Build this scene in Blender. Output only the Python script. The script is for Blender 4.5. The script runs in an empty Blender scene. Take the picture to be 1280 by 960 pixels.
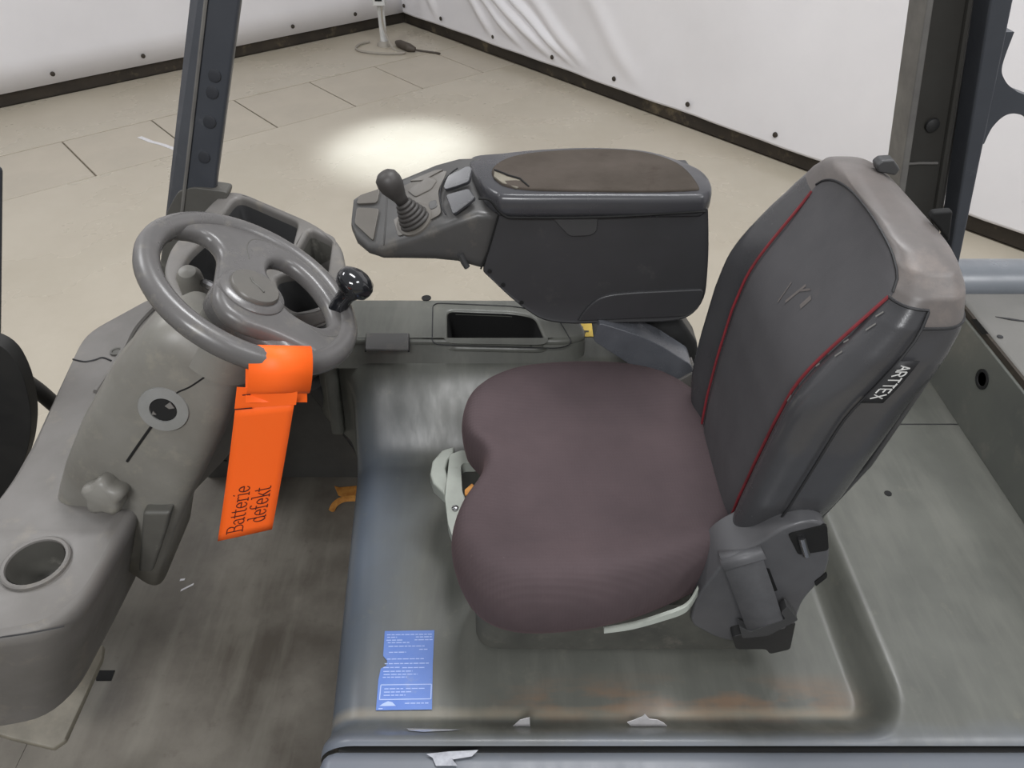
import bpy, bmesh, math, random
from mathutils import Vector, Matrix
from mathutils.geometry import tessellate_polygon
random.seed(7)
S = bpy.context.scene
COL = S.collection
pi = math.pi

# ---------------------------------------------------------------- camera, world, lamps, exposure
cam_d = bpy.data.cameras.new('camera'); cam = bpy.data.objects.new('camera', cam_d); COL.objects.link(cam)
cam.location = (0, 0, 1.95); cam.rotation_euler = (math.radians(90 - 39.5), 0, 0)
cam_d.sensor_fit = 'HORIZONTAL'; cam_d.sensor_width = 36; cam_d.lens = 36 * 960 / 1280
cam_d.clip_start = 0.02; cam_d.clip_end = 100
S.camera = cam
S.view_settings.view_transform = 'Standard'; S.view_settings.look = 'None'
S.view_settings.gamma = 1; S.view_settings.use_curve_mapping = False
S.view_settings.exposure = -0.33
w = bpy.data.worlds.new('hall_daylight'); S.world = w; w.use_nodes = True
w.node_tree.nodes['Background'].inputs[0].default_value = (0.97, 0.985, 1.0, 1)
w.node_tree.nodes['Background'].inputs[1].default_value = 0.50

def area(name, loc, target, size, power, color=(.98, .985, 1), sy=None):
    d = bpy.data.lights.new(name, 'AREA'); o = bpy.data.objects.new(name, d); COL.objects.link(o)
    d.shape = 'RECTANGLE'; d.size = size; d.size_y = sy or size; d.energy = power; d.color = color
    o.location = loc; o.rotation_euler = (Vector(target) - Vector(loc)).to_track_quat('-Z', 'Y').to_euler()
    return o
area('unseen_lamp', (0.6, 2.3, 4.6), (0.5, 2.0, 0), 1.6, 120, sy=0.8)
area('unseen_lamp', (-3.2, 2.8, 4.6), (-3.0, 2.6, 0), 1.6, 105, sy=0.8)
area('unseen_lamp', (2.8, 0.2, 4.6), (2.6, 0.3, 0), 1.6, 90, sy=0.8)
area('unseen_lamp', (-0.6, -2.4, 4.2), (-.2, 1.0, 0.6), 1.6, 150, sy=0.8)  # added fill behind the camera, brightens the tag and camera-facing sides
d = bpy.data.lights.new('added_floor_spot', 'SPOT'); spot = bpy.data.objects.new('added_floor_spot', d); COL.objects.link(spot)  # added unseen spot, stands in for the bright reflection on the floor
d.energy = 2600; d.spot_size = math.radians(15); d.spot_blend = 1.0; d.shadow_soft_size = 0.12; d.color = (.80, .90, 1)
spot.location = (-0.75, 6.3, 4.5)
spot.rotation_euler = (Vector((-0.68, 4.72, 0)) - spot.location).to_track_quat('-Z', 'Y').to_euler()

# ---------------------------------------------------------------- helpers
def lin(c):
    f = lambda v: (v / 255) / 12.92 if v / 255 <= .04045 else ((v / 255 + .055) / 1.055) ** 2.4
    return (f(c[0]), f(c[1]), f(c[2]), 1)

class NT:
    def __init__(s, m): s.t = m.node_tree; s.n = s.t.nodes; s.l = s.t.links; s.b = s.n['Principled BSDF']
    def add(s, ty, **k):
        n = s.n.new(ty)
        for a, v in k.items(): setattr(n, a, v)
        return n
    def noise(s, vec, scale, detail=5, rough=.6):
        n = s.add('ShaderNodeTexNoise'); n.inputs['Scale'].default_value = scale; n.inputs['Detail'].default_value = detail
        n.inputs['Roughness'].default_value = rough; s.l.new(vec, n.inputs['Vector']); return n.outputs['Fac']
    def ramp(s, fac, lo, hi, a=0., b=1.):
        n = s.add('ShaderNodeMapRange'); n.clamp = True
        s.l.new(fac, n.inputs[0])
        for i, v in zip((1, 2, 3, 4), (lo, hi, a, b)): n.inputs[i].default_value = v
        return n.outputs[0]
    def mix(s, fac, a, b):
        n = s.add('ShaderNodeMix', data_type='RGBA')
        if isinstance(fac, (int, float)): n.inputs[0].default_value = fac
        else: s.l.new(fac, n.inputs[0])
        for i, c in ((6, a), (7, b)):
            if isinstance(c, tuple): n.inputs[i].default_value = c
            else: s.l.new(c, n.inputs[i])
        return n.outputs[2]
    def math(s, op, a, b=0.):
        n = s.add('ShaderNodeMath', operation=op)
        for i, c in ((0, a), (1, b)):
            if isinstance(c, (int, float)): n.inputs[i].default_value = c
            else: s.l.new(c, n.inputs[i])
        return n.outputs[0]
    def pos(s, scale=(1, 1, 1), world=False):
        m = s.add('ShaderNodeMapping'); m.inputs['Scale'].default_value = scale
        if world: s.l.new(s.add('ShaderNodeNewGeometry').outputs['Position'], m.inputs['Vector'])
        else: s.l.new(s.add('ShaderNodeTexCoord').outputs['Object'], m.inputs['Vector'])
        return m.outputs[0]
    def bump(s, h, strength, dist):
        n = s.add('ShaderNodeBump'); n.inputs['Strength'].default_value = strength; n.inputs['Distance'].default_value = dist
        s.l.new(h, n.inputs['Height']); s.l.new(n.outputs[0], s.b.inputs['Normal'])

def M(name, c, rough=.5, c2=None, nscale=12, lo=.35, hi=.7, dirt=None, bump=None, spec=.5, metal=0., rvar=.08, stretch=(1, 1, 1), coat=0.):
    m = bpy.data.materials.new(name); m.use_nodes = True; t = NT(m); b = t.b
    b.inputs['Metallic'].default_value = metal; b.inputs['Specular IOR Level'].default_value = spec
    b.inputs['Coat Weight'].default_value = coat
    v = t.pos(stretch)
    col = lin(c)
    n1 = t.noise(v, nscale)
    if c2: col = t.mix(t.ramp(n1, lo, hi), col, lin(c2))
    if dirt:
        n2 = t.noise(v, dirt[1], 8, .7); col = t.mix(t.ramp(n2, dirt[2], dirt[3]), col, lin(dirt[0]))
    if isinstance(col, tuple): b.inputs['Base Color'].default_value = col
    else: t.l.new(col, b.inputs['Base Color'])
    t.l.new(t.ramp(n1, .3, .7, max(.02, rough - rvar), min(1, rough + rvar)), b.inputs['Roughness'])
    if bump: t.bump(t.noise(v, bump[0], 3), bump[1], bump[2])
    return m

WO = {}
def register(o, parent, origin):
    COL.objects.link(o)
    WO[o] = Vector(origin)
    if parent is not None:
        o.parent = parent; o.location = Vector(origin) - WO[parent]
    else: o.location = origin
    return o
def thing(name, label, cat, loc, group=None):
    o = bpy.data.objects.new(name, None); o.empty_display_size = .05
    register(o, None, loc); o['label'] = label; o['category'] = cat
    if group: o['group'] = group
    return o
def tag(o, label, cat=None, group=None, kind=None):
    o['label'] = label
    if cat: o['category'] = cat
    if group: o['group'] = group
    if kind: o['kind'] = kind
    return o
def mk(name, VF, mat, parent=None, smooth=True, angle=40, bevel=0., seg=3, sub=0, fmat=None, solid=0., label=None):
    V, F = VF
    V = [Vector(v) for v in V]
    lo = Vector([min(v[i] for v in V) for i in range(3)]); hi = Vector([max(v[i] for v in V) for i in range(3)])
    org = Vector(((lo.x + hi.x) / 2, (lo.y + hi.y) / 2, lo.z))
    me = bpy.data.meshes.new(name); me.from_pydata([v - org for v in V], [], F)
    bm = bmesh.new(); bm.from_mesh(me); bmesh.ops.recalc_face_normals(bm, faces=bm.faces); bm.to_mesh(me); bm.free()
    for m in (mat if isinstance(mat, (list, tuple)) else [mat]): me.materials.append(m)
    if fmat: me.polygons.foreach_set('material_index', fmat)
    if smooth:
        me.polygons.foreach_set('use_smooth', [True] * len(me.polygons))
        if angle: me.set_sharp_from_angle(angle=math.radians(angle))
    o = bpy.data.objects.new(name, me); register(o, parent, org)
    if solid:
        md = o.modifiers.new('solid', 'SOLIDIFY'); md.thickness = solid; md.offset = 0
    if bevel:
        md = o.modifiers.new('bevel', 'BEVEL'); md.width = bevel; md.segments = seg; md.limit_method = 'ANGLE'; md.angle_limit = math.radians(35); md.harden_normals = True
    if sub:
        md = o.modifiers.new('sub', 'SUBSURF'); md.levels = sub; md.render_levels = sub
    if label: o['label'] = label
    return o
def join(*parts):
    V, F = [], []
    for v, f in parts:
        k = len(V); V += [tuple(q) for q in v]; F += [tuple(i + k for i in q) for q in f]
    return V, F
def loft(loops, closed=True, caps=(True, True)):
    n = len(loops[0]); V = [tuple(p) for l in loops for p in l]; F = []
    for i in range(len(loops) - 1):
        for j in range(n if closed else n - 1):
            k = (j + 1) % n; F.append((i * n + j, i * n + k, (i + 1) * n + k, (i + 1) * n + j))
    if caps[0]: F.append(tuple(reversed(range(n))))
    if caps[1]: F.append(tuple(range((len(loops) - 1) * n, len(loops) * n)))
    return V, F
def rpoly(pts, r, n=5):
    P = [Vector(p) for p in pts]; out = []; N = len(P)
    for i in range(N):
        a, b, c = P[i - 1], P[i], P[(i + 1) % N]
        rr = r[i] if isinstance(r, (list, tuple)) else r
        if rr <= 0: out.append(b); continue
        u, v = a - b, c - b
        k1 = min(rr, u.length * .49); k2 = min(rr, v.length * .49)
        p, q = b + u.normalized() * k1, b + v.normalized() * k2
        for j in range(n + 1):
            t = j / n; out.append(p * (1 - t) ** 2 + b * 2 * t * (1 - t) + q * t * t)
    return out
def catmull(pts, n=8, closed=False):
    P = [Vector(p) for p in pts]; N = len(P); out = []
    for i in range(N if closed else N - 1):
        g = lambda k: P[k % N] if closed else P[max(0, min(N - 1, k))]
        p0, p1, p2, p3 = g(i - 1), g(i), g(i + 1), g(i + 2)
        for j in range(n):
            t = j / n
            out.append(.5 * ((2 * p1) + (p2 - p0) * t + (2 * p0 - 5 * p1 + 4 * p2 - p3) * t * t + (3 * p1 - p0 - 3 * p2 + p3) * t ** 3))
    if not closed: out.append(P[-1].copy())
    return out
def prism(pts, vec):
    P = [Vector(p) for p in pts]; v = Vector(vec)
    n = len(P); tri = tessellate_polygon([P])
    V = P + [p + v for p in P]
    F = [tuple(t) for t in tri] + [tuple(i + n for i in reversed(t)) for t in tri]
    F += [(i, (i + 1) % n, (i + 1) % n + n, i + n) for i in range(n)]
    return V, F
def nprism(pts, vec):
    return loft([[Vector(p) for p in pts], [Vector(p) + Vector(vec) for p in pts]])
def tube(path, r, n=8, closed=False):
    P = [Vector(p) for p in path]; N = len(P); loops = []; up = None
    for i in range(N):
        a = P[(i - 1) % N] if closed else P[max(0, i - 1)]; b = P[(i + 1) % N] if closed else P[min(N - 1, i + 1)]
        t = (b - a).normalized()
        if up is None:
            up = Vector((0, 0, 1)) if abs(t.z) < .9 else Vector((1, 0, 0))
        s = t.cross(up).normalized(); up = s.cross(t).normalized()
        rr = r[i] if isinstance(r, (list, tuple)) else r
        loops.append([P[i] + (s * math.cos(2 * pi * k / n) + up * math.sin(2 * pi * k / n)) * rr for k in range(n)])
    if closed: return loft(loops + [loops[0]], caps=(False, False))
    return loft(loops)
def lathe(prof, org, axis=(0, 0, 1), n=24, caps=(True, True)):
    a = Vector(axis).normalized(); u = a.orthogonal().normalized(); v = a.cross(u); o = Vector(org)
    return loft([[o + a * h + (u * math.cos(2 * pi * k / n) + v * math.sin(2 * pi * k / n)) * max(r, 1e-5) for k in range(n)] for r, h in prof], caps=caps)
def box(lo, hi):
    x0, y0, z0 = lo; x1, y1, z1 = hi
    return [(x0, y0, z0), (x1, y0, z0), (x1, y1, z0), (x0, y1, z0), (x0, y0, z1), (x1, y0, z1), (x1, y1, z1), (x0, y1, z1)], \
        [(0, 3, 2, 1), (4, 5, 6, 7), (0, 1, 5, 4), (1, 2, 6, 5), (2, 3, 7, 6), (3, 0, 4, 7)]
def beam(b, t):      # four bottom corners, four top corners
    return list(b) + list(t), [(0, 3, 2, 1), (4, 5, 6, 7), (0, 1, 5, 4), (1, 2, 6, 5), (2, 3, 7, 6), (3, 0, 4, 7)]
def ribbon(path, wdir, width):
    W = Vector(wdir).normalized() * width / 2; P = [Vector(p) for p in path]
    V = [p - W for p in P] + [p + W for p in P]; n = len(P)
    return V, [(i, i + 1, i + 1 + n, i + n) for i in range(n - 1)]
def grid(fn, us, vs):
    V = [fn(u, v) for u in us for v in vs]; m = len(vs)
    return V, [(i * m + j, (i + 1) * m + j, (i + 1) * m + j + 1, i * m + j + 1) for i in range(len(us) - 1) for j in range(m - 1)]
def lsp(a, b, n): return [a + (b - a) * i / (n - 1) for i in range(n)]
def sst(a, b, x):
    t = max(0, min(1, (x - a) / (b - a))); return t * t * (3 - 2 * t)
def interp(tab, x):
    if x <= tab[0][0]: return tab[0][1]
    for (a, p), (b, q) in zip(tab, tab[1:]):
        if x <= b:
            t = (x - a) / (b - a); return p + (q - p) * t
    return tab[-1][1]
def plate2d(outer, holes, o, eu, ev, en, depth, bevel, seg=3):
    """flat plate with holes, rounded rims: verts and faces in world space"""
    cu = bpy.data.curves.new('tmp', 'CURVE'); cu.dimensions = '2D'; cu.fill_mode = 'BOTH'
    cu.extrude = depth / 2 - bevel; cu.bevel_depth = bevel; cu.bevel_resolution = seg; cu.offset = -bevel
    for ring in [outer] + holes:
        sp = cu.splines.new('POLY'); sp.points.add(len(ring) - 1); sp.use_cyclic_u = True
        for p, q in zip(sp.points, ring): p.co = (q[0], q[1], 0, 1)
    ob = bpy.data.objects.new('tmp', cu); COL.objects.link(ob)
    dg = bpy.context.evaluated_depsgraph_get(); me = bpy.data.meshes.new_from_object(ob.evaluated_get(dg))
    bm = bmesh.new(); bm.from_mesh(me); bmesh.ops.remove_doubles(bm, verts=bm.verts, dist=1e-5)
    O, U, W, Nn = map(Vector, (o, eu, ev, en))
    V = [O + U * v.co.x + W * v.co.y + Nn * v.co.z for v in bm.verts]
    bm.verts.index_update(); F = [tuple(v.index for v in f.verts) for f in bm.faces]
    bm.free(); bpy.data.objects.remove(ob); bpy.data.curves.remove(cu); bpy.data.meshes.remove(me)
    return V, F

# ---------------------------------------------------------------- materials
wall_m = M('white_sheet', (226, 224, 226), .45, (218, 216, 218), 1.2, dirt=((150, 148, 150), 3.5, .66, .8), spec=.4)
base_m = M('dark_plinth', (56, 48, 38), .7, (36, 31, 25), 3, dirt=((120, 108, 84), 5, .55, .75))
floor_m = M('polished_concrete', (170, 162, 146), .28, (178, 170, 155), 1.1, dirt=((164, 155, 139), 1.5, .4, .85), rvar=.06, spec=.5)
slab_m = M('grey_concrete', (174, 165, 149), .36, (167, 159, 145), 2.0, dirt=((186, 178, 164), 4, .6, .8), rvar=.1)
gap_m = M('joint_dirt', (120, 110, 95), .9)
plas = M('dash_plastic', (112, 109, 106), .5, (100, 97, 93), 7, dirt=((126, 120, 110), 16, .55, .8), bump=(500, .1, .001))
plas_d = M('dark_plastic', (66, 66, 67), .45, (58, 58, 58), 6, dirt=((82, 80, 76), 14, .6, .8), bump=(600, .1, .001))
cowl_m = M('cowl_plastic', (124, 122, 116), .45, (108, 105, 98), 7, dirt=((138, 134, 122), 20, .55, .8), bump=(500, .1, .001))
cowl_d = M('lower_cowl_plastic', (88, 87, 82), .5, (76, 74, 70), 8, dirt=((128, 126, 118), 22, .6, .8), bump=(500, .12, .001))
black = M('black_recess', (10, 10, 10), .8)
blackp = M('black_gloss', (26, 27, 30), .12, spec=.6, coat=.3)
darkp = M('black_plastic', (38, 38, 38), .5, (46, 46, 46), 20)
wheel_m = M('wheel_polyurethane', (98, 96, 95), .3, (88, 86, 85), 14, dirt=((120, 116, 108), 26, .55, .8), rvar=.1)
hubcap_m = M('wheel_cap', (98, 95, 90), .4, (90, 88, 84), 18)
steel = M('bare_steel', (170, 170, 172), .25, metal=1.)
frame_m = M('frame_paint', (66, 69, 75), .38, (58, 61, 67), 7, dirt=((86, 88, 92), 20, .62, .8))
footw = M('footwell_plastic', (92, 91, 88), .55, (80, 79, 76), 8)
frame_plug = M('dark_plug', (46, 48, 53), .55)
frame_in = M('frame_paint_inside', (58, 57, 54), .5, (48, 46, 42), 6, dirt=((74, 66, 56), 12, .6, .8))
frame_edge = M('worn_edge', (112, 110, 106), .5, (92, 90, 88), 12)
cw_m = M('counterweight_paint', (112, 110, 107), .42, (102, 101, 97), 4, dirt=((124, 120, 114), 12, .6, .8))
cwf_m = M('hood_end_paint', (94, 96, 90), .42, (84, 86, 82), 5, dirt=((112, 110, 102), 14, .55, .8))
metal_bl = M('blue_grey_metal', (108, 112, 117), .32, (96, 100, 105), 8)
con_m = M('console_plastic', (58, 58, 60), .42, (51, 51, 52), 6, dirt=((72, 71, 70), 18, .6, .8), bump=(600, .12, .001))
con_hi = M('console_head_plastic', (76, 75, 74), .4, (68, 67, 66), 10, dirt=((104, 99, 92), 20, .55, .8), bump=(600, .1, .001))
con_pan = M('console_panel', (102, 98, 93), .42, (92, 88, 82), 14)
lid_m = M('console_lid', (64, 64, 67), .28, (56, 56, 59), 8)
pad_m = M('armrest_fabric', (76, 69, 63), .95, (64, 58, 52), 9, dirt=((58, 50, 44), 14, .6, .75), bump=(420, .35, .002), spec=.2)
rubber = M('boot_rubber', (62, 59, 57), .55, (53, 51, 49), 20)
seatlea = M('seat_leather', (66, 66, 68), .24, (60, 60, 62), 9, dirt=((78, 77, 77), 15, .62, .8), bump=(320, .12, .001), rvar=.07)
seatpan = M('seat_panel_fabric', (80, 79, 81), .55, (72, 71, 73), 7, dirt=((82, 80, 80), 20, .62, .8), bump=(700, .15, .001), spec=.35)
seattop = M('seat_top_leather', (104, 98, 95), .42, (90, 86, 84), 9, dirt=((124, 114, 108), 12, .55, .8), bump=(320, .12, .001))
red_m = M('red_piping', (128, 36, 44), .6, (100, 30, 36), 30)
recl_m = M('recliner_plastic', (88, 88, 90), .38, (76, 76, 78), 9, bump=(500, .1, .001))
grip_m = M('grip_leather', (92, 94, 99), .28, (80, 82, 87), 18, bump=(300, .15, .001))
seam_m = M('dark_thread', (34, 34, 36), .6)
orange = M('orange_card', (255, 106, 34), .5, (255, 102, 30), 6, spec=.3)
ink = M('black_ink', (74, 20, 14), .7)
grey_lev = M('grey_green_lever', (158, 162, 154), .42, (142, 146, 138), 16, dirt=((110, 112, 104), 24, .62, .8))
base_pl = M('seat_pan_plastic', (86, 86, 80), .5, (70, 70, 66), 14, dirt=((112, 108, 100), 25, .55, .8))
belt_m = M('belt_webbing', (84, 84, 86), .55, (76, 76, 78), 30, bump=(700, .2, .001))
blue_m = M('blue_sticker', (84, 118, 190), .4, (98, 128, 194), 20, dirt=((136, 146, 176), 16, .58, .75))
white_p = M('white_print', (168, 186, 226), .5)
yellow_m = M('yellow_sticker', (206, 176, 74), .5, (186, 156, 60), 30)
paper = M('white_scrap', (214, 212, 214), .45, (196, 194, 196), 60)
foil = M('torn_clear_film', (176, 178, 184), .15, (140, 142, 148), 50)
leaf_m = M('dry_leaf', (198, 140, 66), .7, (160, 100, 40), 40)
post_m = M('white_conduit', (206, 206, 204), .5, (190, 190, 188), 20)
cable_m = M('grey_cable', (150, 144, 134), .6)
cabdk = M('dark_cable', (70, 62, 54), .6)
tyre_m = M('black_rubber', (30, 30, 30), .6, (40, 39, 37), 10)
foot_m = M('worn_step', (132, 126, 112), .5, (108, 103, 92), 18, dirt=((134, 126, 108), 25, .58, .8))

# engine hood paint: dusty grey top, blue-grey towards the front edge and near rim, lengthwise scratches and painted-in reflection streaks, rust in the pan
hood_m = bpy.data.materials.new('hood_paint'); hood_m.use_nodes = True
t = NT(hood_m); P = t.pos(world=True); sx = t.add('ShaderNodeSeparateXYZ'); t.l.new(P, sx.inputs[0])
Xp, Yp, Zp = sx.outputs
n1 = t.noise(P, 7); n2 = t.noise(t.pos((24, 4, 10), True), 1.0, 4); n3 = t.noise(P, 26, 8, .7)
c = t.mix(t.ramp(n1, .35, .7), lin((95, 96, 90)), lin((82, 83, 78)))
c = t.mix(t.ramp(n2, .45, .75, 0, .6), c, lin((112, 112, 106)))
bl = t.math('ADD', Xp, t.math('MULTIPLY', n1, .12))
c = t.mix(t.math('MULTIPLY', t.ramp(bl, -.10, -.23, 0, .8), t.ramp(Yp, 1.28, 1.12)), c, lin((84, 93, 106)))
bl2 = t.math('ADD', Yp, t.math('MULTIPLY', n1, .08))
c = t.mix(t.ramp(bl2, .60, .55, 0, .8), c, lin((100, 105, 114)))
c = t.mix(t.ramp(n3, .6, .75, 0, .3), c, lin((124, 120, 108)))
# rust and dust gathered along the near edge of the pan
rb = t.math('MULTIPLY', t.ramp(Yp, .67, .625), t.ramp(Yp, .575, .60))
rz = t.math('MULTIPLY', rb, t.ramp(t.noise(t.pos((5, 16, 1), True), 1.3, 4), .46, .62))
c = t.mix(t.math('MULTIPLY', rz, t.math('MULTIPLY', t.ramp(Xp, -.05, .05, 0, .45), t.ramp(Xp, .56, .50))), c, lin((138, 104, 76)))
rl = t.math('MULTIPLY', t.ramp(Yp, .612, .60), t.ramp(Yp, .585, .595))
c = t.mix(t.math('MULTIPLY', t.math('MULTIPLY', rl, t.ramp(Xp, .56, .52)), t.ramp(n1, .3, .55, .1, .4)), c, lin((150, 141, 122)))
t.l.new(c, t.b.inputs['Base Color'])
t.l.new(t.ramp(n2, .3, .75, .46, .28), t.b.inputs['Roughness'])
t.bump(n3, .06, .002)

# worn rubber floor of the footwell
mat_m = bpy.data.materials.new('worn_floor_plate'); mat_m.use_nodes = True
t = NT(mat_m); P = t.pos(world=True); n1 = t.noise(P, 5, 6); n2 = t.noise(t.pos((14, 2.2, 1), True), 1., 4); n3 = t.noise(P, 30, 8, .7)
c = t.mix(t.ramp(n1, .36, .66), lin((84, 78, 70)), lin((116, 111, 102)))
c = t.mix(t.ramp(n2, .45, .75, 0, .7), c, lin((130, 126, 116)))
c = t.mix(t.ramp(n3, .58, .75, 0, .5), c, lin((74, 66, 58)))
t.l.new(c, t.b.inputs['Base Color']); t.l.new(t.ramp(n1, .3, .7, .5, .75), t.b.inputs['Roughness']); t.bump(n3, .1, .003)

# knitted seat cloth
cloth = bpy.data.materials.new('seat_cloth'); cloth.use_nodes = True
t = NT(cloth); P = t.pos(); n1 = t.noise(P, 5, 5)
wv = t.add('ShaderNodeTexWave', wave_type='BANDS', bands_direction='Y'); t.l.new(P, wv.inputs['Vector']); wv.inputs['Scale'].default_value = 42; wv.inputs['Distortion'].default_value = .4
wx = t.add('ShaderNodeTexWave', wave_type='BANDS', bands_direction='X'); t.l.new(P, wx.inputs['Vector']); wx.inputs['Scale'].default_value = 60; wx.inputs['Distortion'].default_value = .6
hh = t.math('ADD', wv.outputs['Fac'], t.math('MULTIPLY', wx.outputs['Fac'], .6))
c = t.mix(t.ramp(n1, .35, .68), lin((82, 71, 73)), lin((72, 63, 65)))
c = t.mix(t.ramp(hh, .2, 1.5, .10, 0), c, lin((66, 52, 55)))
c = t.mix(t.ramp(t.noise(P, 90, 6, .8), .68, .74, 0, .35), c, lin((150, 136, 132)))
t.l.new(c, t.b.inputs['Base Color']); t.b.inputs['Roughness'].default_value = .95; t.b.inputs['Specular IOR Level'].default_value = .15
t.b.inputs['Sheen Weight'].default_value = .12; t.b.inputs['Sheen Roughness'].default_value = .5; t.b.inputs['Sheen Tint'].default_value = lin((170, 140, 140))
t.bump(hh, .22, .001)

# ---------------------------------------------------------------- the hall
O = Vector((-1.005, 7.657, 0)); E1 = Vector((-.7626, -.6469, 0)); E2 = Vector((.6455, -.7638, 0))
Lp = lambda a, b, z=0.: O + E1 * a + E2 * b + Vector((0, 0, z))
def quadbox(a0, a1, b0, b1, z0, z1):
    return beam([Lp(a0, b0, z0), Lp(a1, b0, z0), Lp(a1, b1, z0), Lp(a0, b1, z0)], [Lp(a0, b0, z1), Lp(a1, b0, z1), Lp(a1, b1, z1), Lp(a0, b1, z1)])
fl = mk('floor', quadbox(-.1, 16, -.1, 16, -.2, -.012), gap_m, None, smooth=False)
tag(fl, 'polished beige grey concrete hall floor with jointed slabs', 'floor', kind='structure')
mk('floor_field', quadbox(0, 15, 1.604, 15, -.012, 0), floor_m, fl, smooth=False, bevel=.003, seg=1)
mk('floor_field', quadbox(0, 15, 0, .914, -.012, 0), floor_m, fl, smooth=False, bevel=.003, seg=1)
cuts = [0, .33, .91, 1.49, 2.10, 2.70, 3.28, 3.87, 4.46, 5.05, 5.64, 6.23]
slab0 = None
for a, b in zip(cuts, cuts[1:]):
    mk('slab', quadbox(a + .004, b - .004, .922, 1.596, -.012, -.0005), slab_m, fl, smooth=False, bevel=.004, seg=1)
mk('slab_strip', quadbox(6.24, 15, .922, 1.596, -.012, -.0005), slab_m, fl, smooth=False)
mk('paint_scuff', ribbon([Lp(2.87, 1.17, .001), Lp(2.84, 1.30, .001), Lp(2.80, 1.40, .001), Lp(2.76, 1.56, .001)], E1, .03), paper, fl, smooth=False, solid=.001)

# walls: white sheeting hung to a dark plinth, with creases in the right-hand sheet
def crease(a, z):
    f = 0; q = max(-.6, .45 - z)
    for c0, sl, k, wd in ((.38, .5, .022, .05), (1.02, 1.0, .035, .06), (1.20, 1.6, .045, .06), (1.42, 2.0, .06, .09), (1.66, 1.9, .05, .06), (1.92, 1.5, .03, .09), (2.6, 1.0, .015, .1)):
        f += k * math.exp(-((a - c0 - sl * q) / wd) ** 2) * sst(.10, .30, z)
    return f + .006 * math.sin(a * 5 + z * 3) + .004 * math.sin(a * 11 - z * 7)
wl = mk('wall_left', grid(lambda a, z: Lp(a, .0 + .004 * math.sin(a * 4 + z * 2), z), lsp(-.05, 10, 60), lsp(.09, 4.6, 24)), wall_m, None, angle=0, solid=.02)
tag(wl, 'flat white sheeted wall behind the front pillar', 'wall', kind='structure')
wr = mk('wall_right', grid(lambda b, z: Lp(-.0 + crease(b, z), b, z), lsp(-.05, 3.2, 260) + lsp(3.25, 10, 40), lsp(.09, .8, 50) + lsp(.85, 3.0, 20)), wall_m, None, angle=0, solid=.02)
tag(wr, 'creased white sheeted wall behind the seat and console', 'wall', kind='structure')
bl_ = mk('baseboard_left', quadbox(-.05, 10, -.09, -.02, 0, .105), base_m, None, smooth=False)
tag(bl_, 'dark recessed plinth under the flat white wall', 'baseboard', kind='structure')
br_ = mk('baseboard_right', quadbox(-.09, -.02, -.05, 10, 0, .105), base_m, None, smooth=False)
tag(br_, 'dark recessed plinth under the creased white wall', 'baseboard', kind='structure')
def screw(parent, org, axis, st):
    if not st:
        st.append((mk('screw', lathe([(.017, 0), (.016, .006), (.008, .010), (0, .010)], org, axis, 10), base_m, parent), Vector(org)))
    else:
        o = bpy.data.objects.new('screw', st[0][0].data); register(o, parent, WO[st[0][0]] + Vector(org) - st[0][1])
st = []
for a in (.51, 1.12, 1.75, 2.38, 3.03, 3.66): screw(wl, Lp(a, .012, .155), E2, st)
st = []
for b in (.05, .62, 1.34, 2.05, 2.70, 3.37, 4.05, 4.7): screw(wr, Lp(.018, b, .155), E1, st)

# conduit post with socket, its cable and the connector on the floor
pb = Lp(.54, .50)
po = thing('conduit_post', 'slim white conduit post with socket box standing by the wall corner', 'post', tuple(pb))
mk('pipe', lathe([(.030, .0), (.030, 1.6)], pb, n=14), post_m, po)
mk('foot_plate', lathe([(.062, 0), (.058, .02), (.04, .035), (.03, .04)], pb, n=10), cable_m, po)
fb = pb + Vector((0, -.03, .33))
mk('socket_box', beam([fb + Vector(v) for v in ((-.05, -.05, 0), (.05, -.05, 0), (.05, .06, 0), (-.05, .06, 0))], [fb + Vector(v) for v in ((-.05, -.05, .14), (.05, -.05, .14), (.05, .06, .14), (-.05, .06, .14))]), post_m, po, bevel=.008)
mk('socket_opening', box((fb.x - .028, fb.y - .056, .37), (fb.x + .028, fb.y - .048, .42)), black, po, smooth=False)
cb = mk('power_cable', tube(catmull([fb + Vector((.02, -.05, .0)), pb + Vector((.02, -.07, .17)), pb + Vector((.09, -.12, .012)), (-0.8985, 6.6829, 0.0120), (-1.0754, 6.6610, 0.0120), (-1.2579, 6.7270, 0.0120), (-1.3188, 6.8167, 0.0120), (-1.3025, 6.9315, 0.0120), (-1.2303, 7.0019, 0.0120)], 8), .009, 6), cable_m, None)
tag(cb, 'thin grey cable looped on the floor around the white post', 'cable')
cc = thing('cable_connector', 'dark cable connector lying at the foot of the white post', 'connector', (-0.8983, 6.8589, 0.0000))
mk('body', tube([(-0.9885, 6.9495, 0.0200), (-0.9508, 6.8671, 0.0300), (-0.8576, 6.7534, 0.0300), (-0.8106, 6.7436, 0.0200)], [.018, .034, .036, .02], 10), cabdk, cc)
mk('lead', tube(catmull([(-0.8257, 6.7576, 0.0160), (-0.7375, 6.7409, 0.0080), (-0.6336, 6.6967, 0.0080), (-0.5987, 6.6747, 0.0080)], 6), .008, 6), cabdk, cc)

# ---------------------------------------------------------------- the forklift: body
FK = thing('forklift', 'grey electric forklift cab with hood, dashboard and roof pillars around the seat', 'forklift', (.2, .9, 0))

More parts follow.
